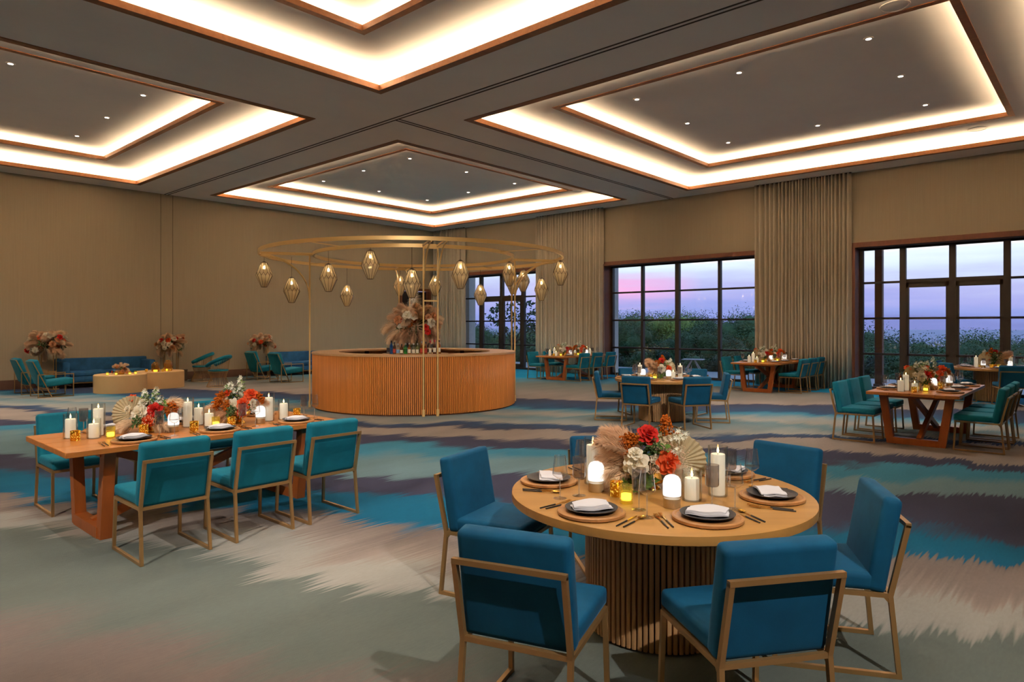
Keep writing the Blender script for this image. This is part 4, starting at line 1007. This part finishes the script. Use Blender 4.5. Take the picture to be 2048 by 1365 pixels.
def arr_long(label, v=0):
    t = thing('flower_arrangement', label, 'flowers'); bowl(t, .10, .09 if v == 0 else .12)
    z0 = .08 if v == 0 else .11; b = (0, 0, z0)
    if v == 0:
        bloom(t, 'fan', (-.14, -.02, z0+.07), (-.5, -.1, .55), .17)
        for d, s in (((-.7, -.5, .18), .30), ((-.55, -.6, .05), .26), ((-.85, -.3, .25), .3), ((.8, -.4, .2), .28), ((.7, -.55, .05), .24), ((.5, .2, 1.0), .34), ((.65, .1, 1), .33)): towards(t, 'plume_pale', b, d, s)
        bloom(t, 'rose_white', (-.03, -.11, z0+.10), (-.1, -.9, .4), .085); bloom(t, 'rose_white', (-.02, -.06, z0+.19), (0, -.5, .9), .045); bloom(t, 'rose_white', (-.14, -.10, z0+.13), (-.5, -.8, .3), .038)
        bloom(t, 'rose_red', (.10, -.09, z0+.12), (.3, -.9, .35), .072); bloom(t, 'rose_coral', (.06, -.13, z0+.02), (.3, -1, 0), .056); bloom(t, 'rose_coral', (-.16, .0, z0+.22), (-.4, -.5, .7), .048)
        for p, d, s in (((.16, 0, z0+.15), (.8, -.2, .4), .2), ((.15, -.03, z0+.13), (1, -.3, .0), .18), ((-.2, .03, z0+.1), (-1, -.2, .2), .16)): towards(t, 'amaranth', p, d, s)
        st = ((-.03, 0, z0+.14, .02), (.03, .02, z0+.16, .3), (.0, .03, z0+.12, -.25), (.05, 0, z0+.1, .6))
    else:
        for d, s in (((-.8, -.45, .30), .34), ((-.7, -.6, .12), .32), ((-.6, -.5, .0), .28), ((-.45, -.7, .1), .27), ((-.9, -.2, .35), .34), ((-.35, -.7, -.1), .24), ((.75, .1, .5), .30), ((-.6, .3, .5), .3)): towards(t, 'plume', b, d, s)
        for p, d, s in (((-.08, -.05, z0+.16), (-1, -.2, .5), .24), ((-.1, -.08, z0+.12), (-.8, -.5, .2), .24), ((-.05, -.09, z0+.12), (-.5, -.7, -.2), .2), ((.12, 0, z0+.14), (.9, -.1, .6), .22)): towards(t, 'amaranth', p, d, s)
        bloom(t, 'rose_coral', (-.1, -.05, z0+.19), (-.4, -.6, .6), .045); bloom(t, 'rose_coral', (.13, -.05, z0+.18), (.3, -.6, .7), .072); bloom(t, 'rose_coral', (.08, -.11, z0+.09), (.2, -.9, .3), .066); bloom(t, 'rose_red', (.07, -.13, z0+.01), (.2, -1, 0), .05)
        bloom(t, 'rose_white', (-.03, -.10, z0+.08), (-.1, -.9, .4), .07); bloom(t, 'rose_white', (.06, -.03, z0+.18), (0, -.5, .9), .04); bloom(t, 'rose_white', (.16, -.08, z0+.1), (.5, -.8, .2), .036); bloom(t, 'rose_white', (.17, -.09, z0+.05), (.5, -.8, .1), .03)
        st = ((-.05, 0, z0+.14, -.2), (.0, .02, z0+.19, .05), (.01, -.02, z0+.12, .1), (-.07, .01, z0+.12, -.35))
    for x, y, z, dx in st: bloom(t, 'star', (x, y, z), (dx, -.2, 1), .15); bloom(t, 'sprig', (x, y, z-.08), (dx, -.2, 1), .2, dx*9)
    for p in ((-.06, -.1, z0+.02), (.03, -.12, z0+.02), (.1, -.08, z0+.05), (-.1, -.06, z0+.08), (.02, -.03, z0+.14)): bloom(t, 'filler', p, (0, -.3, 1), .075)
    for d, s in (((-.3, -1, .1), .18), ((-.15, -1, .3), .2), ((.2, .8, .6), .25), ((-.5, .7, .7), .25), ((.7, -.5, .4), .2), ((0, .2, 1), .24)): bloom(t, 'sprig_dark', b, d, s, s*30)
    for d, s in (((.6, -.8, -.1), .2), ((.8, -.6, .1), .18)): bloom(t, 'fern', b, d, s, s*9)
    return t
def arr_big(label, seed, npl, nro, R, nam=6, cols=('rose_white', 'rose_coral', 'rose_red', 'rose_peach'), side=1.0, cat='flowers'):
    """large loose arrangement: plumes all around, blossoms over a dome about R wide"""
    t = thing('flower_arrangement', label, cat); r_ = random.Random(seed)
    for k in range(npl):
        a = 2*PI*k/npl+r_.uniform(-.2, .2); el = r_.uniform(-.9, 1.6); towards(t, r_.choice(('plume', 'plume', 'plume_pale')), (0, 0, 0), (math.cos(a)*side, math.sin(a), el), R*r_.uniform(.9, 1.12))
    for k in range(9): a = 2*PI*k/9; towards(t, 'plume' if k % 2 else 'plume_pale', (0, 0, 0), (.42*math.cos(a), .42*math.sin(a), 1.1), R*r_.uniform(.85, 1.1))
    for k in range(nam): a = r_.uniform(0, 2*PI); towards(t, 'amaranth', (0, 0, R*.2), (math.cos(a), math.sin(a), r_.uniform(.2, 1)), R*r_.uniform(.7, 1.0))
    for k in range(nro):
        a = 2*PI*k*.618+r_.uniform(-.3, .3); el = r_.uniform(-.25, .9); d = Vector((math.cos(a), math.sin(a), el)).normalized(); bloom(t, cols[k % len(cols)], d*R*r_.uniform(.7, .95), d, R*r_.uniform(.14, .20), k)
    for k in range(nro): a = r_.uniform(0, 2*PI); d = Vector((math.cos(a), math.sin(a), r_.uniform(-.3, 1))).normalized(); (bloom(t, 'sprig_dark', (0, 0, 0), d, R*r_.uniform(.65, .85), k) if k % 2 else None); bloom(t, 'filler', d*R*.5, d, R*.24)
    return t
VZ = math.radians(-48)
aR = arr_round('bouquet of coral roses, pampas and fan leaf, round table away from the windows'); aR['group'] = 'bouquets on the round tables'
aR.location = (3.43, 2.0, ZT); aR.rotation_euler = (0, 0, VZ)
copy_tree(aR, (10.9, 6.15, ZT), VZ+.5, 'bouquet of coral roses and pampas, round table facing the wide window', 'bouquets on the round tables')
copy_tree(aR, (18.73, 2.05, ZT), VZ+3.0, 'bouquet of coral roses and pampas, round table against the glazed doors', 'bouquets on the round tables', scale=1.1)
a1 = arr_long('bouquet with a grey palm fan and cream rose, long table facing the lounge', 0); a1['group'] = 'bouquets on the long tables'; a1.location = (2.29, 6.45, ZT); a1.rotation_euler = (0, 0, VZ)
a2 = arr_long('bouquet with pink pampas and rust amaranth in a gold compote, long table facing the lounge', 1); a2['group'] = 'bouquets on the long tables'; a2.location = (3.07, 6.33, ZT); a2.rotation_euler = (0, 0, VZ)
for k, c in (('B', B_C), ('C', C_C), ('D', D_C)):
    copy_tree(a1, (c[0]-.38, c[1]+.08, ZT), VZ+.3, 'bouquet with a grey palm fan, '+NAME[k], 'bouquets on the long tables', scale=1.1)
    copy_tree(a2, (c[0]+.42, c[1]+.02, ZT), VZ-.3, 'bouquet with pink pampas and amaranth, '+NAME[k], 'bouquets on the long tables')

# ------------------------------------------------------------------ the round bar
BC = (9.56, 11.47); BR = 2.19; BH = 1.155
bar = thing('round_bar', 'large round bar clad in vertical orange wood slats', 'bar', (*BC, 0))
part('core', MB().lathe([(BR-.03, .02), (BR-.03, BH-.035), (BR-.10, BH-.035), (BR-.10, .02)], 120, close=True), 'bar_core', bar)
part('plinth', MB().lathe([(BR-.04, 0), (BR-.04, .03), (BR-.09, .03), (BR-.09, 0)], 120, close=True), 'bar_core', bar)
part('countertop', MB().lathe([(BR+.012, BH-.035), (BR+.012, BH), (BR-.55, BH), (BR-.55, BH-.035)], 120, close=True, smooth=False), 'bar_top', bar)
sl = MB().rbox((BR-.014, 0, (BH-.005)/2), (.03, .0275, BH-.06), .006, 1).mesh('slat', 'bar_slat')
NS = 366; ang0 = math.atan2(-BC[1], -BC[0])
hid = MB()
for k in range(NS):
    a = ang0+2*PI*k/NS
    if k < 100 or k > NS-101: ob('slat', sl, bar, rot=(0, 0, a))
    else:
        ro = Matrix.Rotation(a, 3, 'Z'); hid.box(ro @ Vector((BR-.014, 0, BH/2)), (.03, .0275, BH-.06), ro)
part('slat_run', hid, 'bar_slat', bar)['kind'] = 'stuff'
for k in range(16):
    a = 2*PI*k/16+.1; part('inner_panel', MB().box((BR-.115, 0, .56), (.03, .80, 1.08)), 'bar_top', bar, rot=(0, 0, a))
isl = thing('back_bar', 'round wooden back bar standing inside the round bar', 'counter', (*BC, 0))
part('body', MB().lathe([(.62, 0), (.62, 1.06), (0, 1.06)], 48), 'bar_slat', isl)
part('top', MB().lathe([(0, 1.06), (.72, 1.06), (.73, 1.065), (.73, 1.095), (.72, 1.10), (0, 1.10)], 48), 'bar_top', isl)
# bottles in a row on the back bar, on the side facing the dining tables
GL('blue_bottle', (.12, .38, .80), 1.2, .05, .25, (.1, .35, .8)); GL('green_bottle', (.2, .75, .3), 1.2, .05, .25, (.2, .75, .25)); GL('orange_bottle', (.85, .42, .14), 1.2, .05, .25, (.9, .45, .15)); GL('pale_bottle', (.9, .92, .82), 1.2, .05, .15, (.9, .9, .8)); GL('brown_bottle', (.45, .2, .08), 1.2, .05, .2, (.5, .25, .1)); GL('lime_bottle', (.75, .85, .4), 1.2, .05, .25, (.8, .9, .45))
M('cap_red', srgb(190, 30, 60), .4); M('cap_black', srgb(30, 28, 28), .4); M('cap_silver', srgb(190, 190, 190), .3, .8); M('paper_cream', srgb(232, 224, 200), .8); M('paper_black', srgb(40, 38, 40), .7); M('paper_blue', srgb(150, 190, 220), .7); M('paper_red', srgb(180, 60, 40), .7)
BT = [('pale', 'cap_red', 'paper_black', .30, .036, 'clear'), ('blue', 'cap_black', None, .29, .034, 'deep blue'), ('brown', 'cap_black', 'paper_red', .26, .036, 'dark brown'), ('pale', 'cap_silver', 'paper_blue', .23, .040, 'clear squat'), ('brown', 'cap_black', 'paper_cream', .22, .038, 'brown'), ('green', 'cap_silver', None, .24, .040, 'bright green'), ('orange', 'cap_silver', 'paper_cream', .25, .037, 'amber orange'), ('pale', 'cap_silver', 'paper_cream', .24, .042, 'milky pale'),
      ('lime', 'cap_silver', 'paper_cream', .24, .036, 'lime yellow'), ('orange', 'cap_silver', 'paper_red', .28, .036, 'orange'), ('orange', 'cap_black', 'paper_red', .27, .034, 'red orange'), ('pale', 'cap_red', 'paper_cream', .29, .034, 'clear tall'), ('brown', 'cap_red', 'paper_cream', .31, .036, 'red capped brown'), ('orange', 'cap_black', 'paper_cream', .30, .036, 'golden')]
for i, (g, cp, pp, h, r, wd) in enumerate(BT):
    lx = -.55+1.10*i/(len(BT)-1); dy = -math.sqrt(max(.02, .62**2-lx*lx))+.02*(i % 2); p = Vector((*BC, 1.101))+Sv*lx+Fv*dy
    b = thing('liquor_bottle', wd+' liquor bottle on the back bar', 'bottle', p, VZ, 'bottles on the back bar')
    part('glass_body', MB().lathe([(0, 0), (r, 0), (r, h*.58), (r*.9, h*.66), (r*.38, h*.76), (r*.34, h*.88), (0, h*.88)], 20), g+'_bottle', b)
    part('cap', MB().lathe([(0, h*.86), (r*.42, h*.86), (r*.42, h), (0, h)], 14), cp, b)
    if pp: part('paper_label', MB().add([(r*1.02*math.cos(a), r*1.02*math.sin(a), z) for z in (h*.14, h*.45) for a in [-PI/2+q*.2 for q in range(-5, 6)]], [(k, k+1, k+12, k+11) for k in range(10)], True), pp, b)
ZLOW[0] = -.42
big = arr_big('huge pampas and rose arrangement rising from the back bar', 5, 38, 9, .60, 4, ('rose_white', 'rose_peach', 'rose_peach'))
big.location = (BC[0], BC[1], 1.70); big.rotation_euler = (0, 0, VZ)
part('stem_bundle', f_stems(9, .58), 'stem_green', big, loc=(0, 0, -.57))
for dx, dy, h in ((-.06, 0, .45), (.10, .05, .42)):
    part('glass_cylinder', MB().lathe([(.07, 0), (.07, h), (.066, h), (.066, .01), (0, .01)], 24), 'hurricane_clear', big, loc=(dx, dy, -.595))
bloom(big, 'fern', (0, 0, .2), (.05, -.1, 1), .62); bloom(big, 'fern', (0, 0, .2), (-.1, 0, 1), .5, 1.5); towards(big, 'amaranth', (.15, 0, .15), (.6, -.1, .6), .5)
towards(big, 'plume_pale', (0, 0, .0), (-1, -.3, .35), .78); towards(big, 'plume_pale', (0, -.1, -.05), (-1, -.35, .0), .72); towards(big, 'plume', (0, 0, .05), (-.9, .2, .55), .7); towards(big, 'plume_pale', (0, 0, .0), (.9, -.3, .2), .62)
for p in ((.32, -.35, -.12), (.28, -.4, -.02)): bloom(big, 'rose_red', p, (.4, -1, .1), .075)
bloom(big, 'rose_white', (.03, -.42, .22), (0, -1, .3), .09); bloom(big, 'rose_peach', (.33, -.35, .2), (.3, -1, .3), .08); bloom(big, 'rose_red', (-.27, -.38, .12), (-.3, -1, .2), .06); bloom(big, 'rose_white', (-.30, -.36, .0), (-.3, -1, .1), .055)

# ------------------------------------------------------------------ gold pergola over the bar
PGZ = 3.225; RI, RO = 2.16, 3.24
pg = thing('ring_pergola', 'gold double ring pergola on ladder posts around the bar', 'pergola', (*BC, 0))
part('outer_ring', MB().lathe([(RO-.02, PGZ-.035), (RO+.02, PGZ-.035), (RO+.02, PGZ+.035), (RO-.02, PGZ+.035)], 128, close=True), 'gold_pergola', pg)
part('inner_ring', MB().lathe([(RI-.02, PGZ-.035), (RI+.02, PGZ-.035), (RI+.02, PGZ+.035), (RI-.02, PGZ+.035)], 96, close=True), 'gold_pergola', pg)
af = math.atan2((Sv*.60-Fv*2.18).y, (Sv*.60-Fv*2.18).x)
RP = BR+.045
for k in range(4):
    a = af+k*PI/2
    for s in (-1, 1):
        part('post', MB().bar((RP, s*.135, .0), (RP, s*.135, PGZ-.03), .026, .026, (1, 0, 0)), 'gold_pergola', pg, rot=(0, 0, a))
        part('foot_sleeve', MB().box((RP, s*.135, .065), (.045, .05, .13)), 'gold_pergola', pg, rot=(0, 0, a))
        part('curved_bracket', MB().tube([(RP+(RO-RP)*(1-math.cos(q)), s*.135, 2.28+(PGZ-.04-2.28)*math.sin(q)) for q in [i*PI/2/12 for i in range(13)]], .016, 6), 'gold_pergola', pg, rot=(0, 0, a))
        part('top_beam', MB().bar((RI, s*.135, PGZ), (RO, s*.135, PGZ), .026, .03), 'gold_pergola', pg, rot=(0, 0, a))
    part('rung', MB().bar((RP, -.135, 2.18), (RP, .135, 2.18), .026, .026), 'gold_pergola', pg, rot=(0, 0, a))
    part('rung', MB().bar((RP, -.135, PGZ-.05), (RP, .135, PGZ-.05), .026, .026), 'gold_pergola', pg, rot=(0, 0, a))
    part('spacer_rod', MB().bar((RI, 0, PGZ), (RO, 0, PGZ), .014, .014), 'gold_pergola', pg, rot=(0, 0, a+PI/4))

M('lead_came', srgb(70, 54, 36), .4, .6)
def make_pendant():
    t = thing('pendant_lantern', 'faceted glass pendant lantern', 'pendant lamp'); N = 12
    rT, zT, rN, zN, rt_, zt_, rB, zB = .062, .0, .158, -.215, .170, -.285, .058, -.53
    pt = lambda r, z, k: Vector((r*math.cos(2*PI*k/N), r*math.sin(2*PI*k/N), z))
    gm = MB(); fm = MB(); nn = lambda a, b: fm.bar(a, b, .007, .007)
    for k in range(N):
        top = [pt(rT, zT, k-.5), pt(rT, zT, k+.5)]; no = [pt(rN, zN, k-.5), pt(rN, zN, k+.5)]; ti = pt(rt_, zt_, k); t2 = pt(rt_, zt_, k+1); bo = [pt(rB, zB, k), pt(rB, zB, k+1)]
        gm.add([top[0], top[1], no[1], ti, no[0]], [(0, 1, 2, 3, 4)]); gm.add([no[1], t2, bo[1], bo[0], ti], [(0, 1, 2, 3, 4)])
        nn(top[1], no[1]); nn(no[0], ti); nn(ti, no[1]); nn(ti, bo[0]); nn(top[0], top[1]); nn(bo[0], bo[1])
    part('glass_panes', gm, 'pendant_glass', t)['kind'] = 'stuff'
    part('lead_frame', fm, 'lead_came', t)
    part('bulb', MB().lathe([(0, -.06), (.012, -.07), (.024, -.105), (.018, -.13), (0, -.14)], 12), 'bulb_glow', t)
    part('socket', MB().lathe([(0, .0), (.012, 0), (.012, -.065), (0, -.065)], 10), 'lead_came', t)
    part('cap', MB().lathe([(rT, .0), (rT*.6, .02), (.008, .035), (0, .035)], 12), 'lead_came', t)
    return t
PD = Proto(make_pendant())
PP = [(-2.39, 2.19, 2.81), (-2.52, 1.95, 2.47), (-2.15, .08, 2.65), (.41, 3.22, 2.48), (-1.92, -.98, 2.86), (1.74, 2.73, 2.78), (-1.43, -1.61, 2.50), (2.45, 2.13, 2.78), (-.6, -2.06, 2.69), (3.07, 1.03, 2.52), (1.84, -1.12, 3.03), (3.24, .02, 2.79), (3.22, -.34, 2.84), (3.05, -1.08, 2.59), (2.4, -2.17, 2.97)]
PP[1] = (-2.02, 1.70, 2.47)
for x, y, zc_ in PP:
    zt = min(zc_+.265, PGZ-.07); o = PD.put((BC[0]+x, BC[1]+y, zt), x, 'faceted leaded glass pendant lantern hanging from the gold pergola', 'pendant lanterns on the gold pergola')
    L = PGZ-.03-zt-.035
    part('cord', MB().bar((0, 0, .034), (0, 0, .034+max(.02, L)), .006, .006), 'lead_came', o)
    light('pendant_light', 'POINT', (BC[0]+x, BC[1]+y, zt-.10), 6.0, (1, .76, .46), None, shadow_soft_size=.025)

# ------------------------------------------------------------------ lounge
def make_sofa():
    t = thing('sofa', 'blue velvet sofa', 'sofa'); L = 2.35
    part('backrest', MB().rbox((0, .34, .50), (L, .17, .60), .04, 3), 'velvet_navy', t)
    for s in (-1, 1): part('armrest', MB().rbox((s*(L/2-.085), 0, .46), (.17, .82, .52), .04, 3), 'velvet_navy', t)
    part('seat_base', MB().rbox((0, -.03, .24), (L-.34, .74, .16), .03, 2), 'velvet_navy', t)
    for s in (-1, 1): part('seat_cushion', MB().rbox((s*(L-.34)/4, -.05, .39), ((L-.34)/2-.006, .70, .15), .05, 3), 'velvet_navy', t)
    part('base_rail', MB().bar((-L/2, -.40, .145), (L/2, -.40, .145), .02, .025), 'gold_frame', t)
    for sx in (-1, 1):
        for sy in (-1, 1): part('leg', MB().bar((sx*(L/2-.08), sy*.36, .20), (sx*(L/2-.08), sy*.36, 0), .03), 'gold_frame', t)
    return t
SF = Proto(make_sofa())
SF.put((6.50, 21.52, 0), 0, 'long blue velvet sofa behind the gold drum tables', 'blue sofas along the lounge wall')
SF.put((12.75, 21.52, 0), 0, 'long blue velvet sofa partly hidden behind the round bar', 'blue sofas along the lounge wall')
def make_arm():
    t = thing('armchair', 'teal armchair with gold frame', 'armchair'); g = .02
    part('seat', MB().rbox((0, .06, .34), (.62, .66, .14), .04, 3, Matrix.Rotation(math.radians(6), 3, 'X')), 'velvet_teal', t)
    part('backrest', MB().rbox((0, -.32, .60), (.62, .14, .62), .045, 3, Matrix.Rotation(math.radians(18), 3, 'X')), 'velvet_teal', t)
    for s in (-1, 1):
        x = s*.345; fr = MB().bar((x, -.36, 0), (x, -.36, .55), g).bar((x, .36, 0), (x, .36, .55), g).bar((x, -.37, .55), (x, .37, .55), g).bar((x, -.37, .01), (x, .37, .01), g)
        part('arm_frame', fr, 'gold_frame', t)
        part('back_strut', MB().bar((s*.325, -.46, .86), (s*.325, -.08, .01), g), 'gold_frame', t)
    part('top_rail', MB().bar((-.325, -.46, .86), (.325, -.46, .86), g), 'gold_frame', t)
    part('seat_rail', MB().bar((-.345, .3, .26), (.345, .3, .26), g), 'gold_frame', t); part('seat_rail', MB().bar((-.345, -.2, .22), (.345, -.2, .22), g), 'gold_frame', t)
    return t
AC = Proto(make_arm())
for x, y, l in ((4.62, 19.2, 'teal armchair with angled gold struts facing the drum tables, away from the wall'), (4.55, 20.42, 'teal armchair with angled gold struts beside the tall bouquet and drum tables'),
                (10.62, 18.85, 'teal armchair with angled gold struts near the round bar'), (10.66, 20.4, 'teal armchair with angled gold struts before the bouquet behind the bar')):
    AC.put((x, y, 0), -PI/2, l, 'teal armchairs in the lounge')
def make_wire():
    t = thing('wire_chair', 'gold wire chair with teal cushion', 'chair')
    part('seat_cushion', MB().lathe([(0, .43), (.24, .43), (.27, .455), (.26, .485), (0, .495)], 28), 'velvet_teal', t)
    P = [(.31*math.cos(a), .31*math.sin(a), .85-.30*((math.sin(a)+1)/2)**1.1) for a in [math.radians(-90+d) for d in range(-135, 136, 9)]]
    part('back_roll', MB().tube(P, .052, 10), 'velvet_teal', t)
    wb = MB(); n = 36
    for k in range(n): a = 2*PI*k/n; wb.tube([(.31*math.cos(a), .31*math.sin(a), .0), (.2*math.cos(a), .2*math.sin(a), .25), (.25*math.cos(a), .25*math.sin(a), .44)], .0045, 4)
    part('wire_base', wb, 'gold_frame', t)['kind'] = 'stuff'
    wb = MB()
    for d in range(-130, 131, 10): a = math.radians(-90+d); wb.tube([(.25*math.cos(a), .25*math.sin(a), .44), (.31*math.cos(a), .31*math.sin(a), .83-.30*((math.sin(a)+1)/2)**1.1)], .0045, 4)
    part('wire_back', wb, 'gold_frame', t)['kind'] = 'stuff'
    for r, z in ((.31, .006), (.252, .43)): part('ring', MB().tube([(r*math.cos(2*PI*k/32), r*math.sin(2*PI*k/32), z) for k in range(32)], .008, 5, True), 'gold_frame', t)
    return t
WC = Proto(make_wire())
WC.put((8.48, 18.75, 0), math.radians(40), 'gold wire chair with teal cushion, farther from the wall', 'gold wire chairs in the lounge')
WC.put((8.98, 21.0, 0), math.radians(58), 'gold wire chair with teal cushion, close to the brown wall', 'gold wire chairs in the lounge')
dr = thing('drum_table', 'low drum table', 'coffee table')
part('body', MB().lathe([(.61, .0), (.61, .445), (.60, .455)], 64), 'drum_gold', dr); part('top', MB().lathe([(.60, .455), (.59, .462), (0, .462)], 64), 'drum_gold', dr); part('base_disc', MB().lathe([(.6, -.0), (.6, .004), (0, .004)], 48), 'baseboard_brown', dr)  # thin brown disc inside the foot of the drum
DR = Proto(dr)
DR.put((6.13, 19.2, 0), 0, 'low golden drum table holding a small bouquet and votives', 'golden drum tables'); DR.put((7.32, 19.80, 0), 0, 'low golden drum table holding two amber glass lanterns', 'golden drum tables')
NAME['T1'] = 'drum table with the bouquet'; NAME['T2'] = 'drum table with amber lanterns'
for x, y in ((5.72, 18.86), (5.9, 18.8), (6.2, 18.75), (6.36, 18.82)): put('yellow', 'T1', (x, y), 0, 0, 0, .4622, 0, .9)
for x, y in ((6.88, 19.56), (7.22, 19.33), (7.36, 19.29)): put('gold', 'T2', (x, y), 0, 0, 0, .4622, 0, .9)
ZLOW[0] = -.08
lb = arr_big('small pampas and peach rose bouquet on the golden drum table', 9, 9, 7, .24, 2, ('rose_peach', 'rose_coral', 'rose_white')); lb.location = (6.08, 19.02, .56); lb.rotation_euler = (0, 0, VZ)
part('bowl', MB().lathe([(0, -.097), (.07, -.097), (.09, -.04), (.09, .0), (0, -.01)], 24), 'gold_bright', lb)
def make_cloche():
    t = thing('amber_lantern', 'amber glass lantern', 'lantern')
    part('jar', MB().lathe([(0, 0), (.085, 0), (.105, .05), (.105, .17), (.09, .22), (.05, .25), (.0, .255)], 24), 'amber_glass', t)
    part('candle', MB().lathe([(0, .005), (.05, .005), (.05, .05), (0, .05)], 16), 'tealight_glow', t); part('collar', MB().lathe([(.05, .245), (.055, .26), (.03, .27), (0, .27)], 20), 'gold_bright', t)
    return t
CL = Proto(make_cloche()); CL.put((7.06, 19.42, .4622), 0, 'amber glass lantern on the golden drum table, narrower of the two', 'amber lanterns'); CL.put((7.42, 19.50, .4622), 0, 'amber glass lantern on the golden drum table, larger of the two', 'amber lanterns', 1.12)
def stand_arr(label, x, y, seed, R, z, side):
    ZLOW[0] = -R*1.05; t = arr_big(label, seed, 22, 26, R, 6, ('rose_white', 'rose_white', 'rose_red', 'rose_peach', 'rose_white', 'rose_coral')); t.location = (x, y, z); t.rotation_euler = (0, 0, VZ)
    for sx in (-.2, .2):
        for sy in (-.05, .05): part('stand_post', MB().bar((sx, sy, -z), (sx, sy, .05), .02), 'gold_frame', t)
    part('stand_base', MB().box((0, 0, -z+.01), (.5, .2, .02)), 'gold_frame', t); part('stand_top', MB().box((0, 0, .04), (.5, .2, .02)), 'gold_frame', t)
    return t
stand_arr('tall pampas and rose arrangement on gold posts behind the twin armchairs', 5.02, 21.30, 21, .56, 1.16, 1.)
stand_arr('tall pampas and rose arrangement on gold posts beside the sofa end and wire chairs', 8.18, 21.30, 22, .47, 1.12, 1.)
stand_arr('tall pampas and rose arrangement on gold posts behind the bar side armchairs', 11.1, 21.30, 23, .46, 1.10, 1.)
bk = thing('storage_box', 'low dark brown box on the floor by the lounge wall', 'box', (8.62, 21.8, 0))
part('body', MB().rbox((0, 0, .16), (.4, .3, .32), .01, 1), 'groove_dark', bk); part('lid', MB().rbox((0, 0, .33), (.42, .32, .03), .01, 1), 'groove_dark', bk)
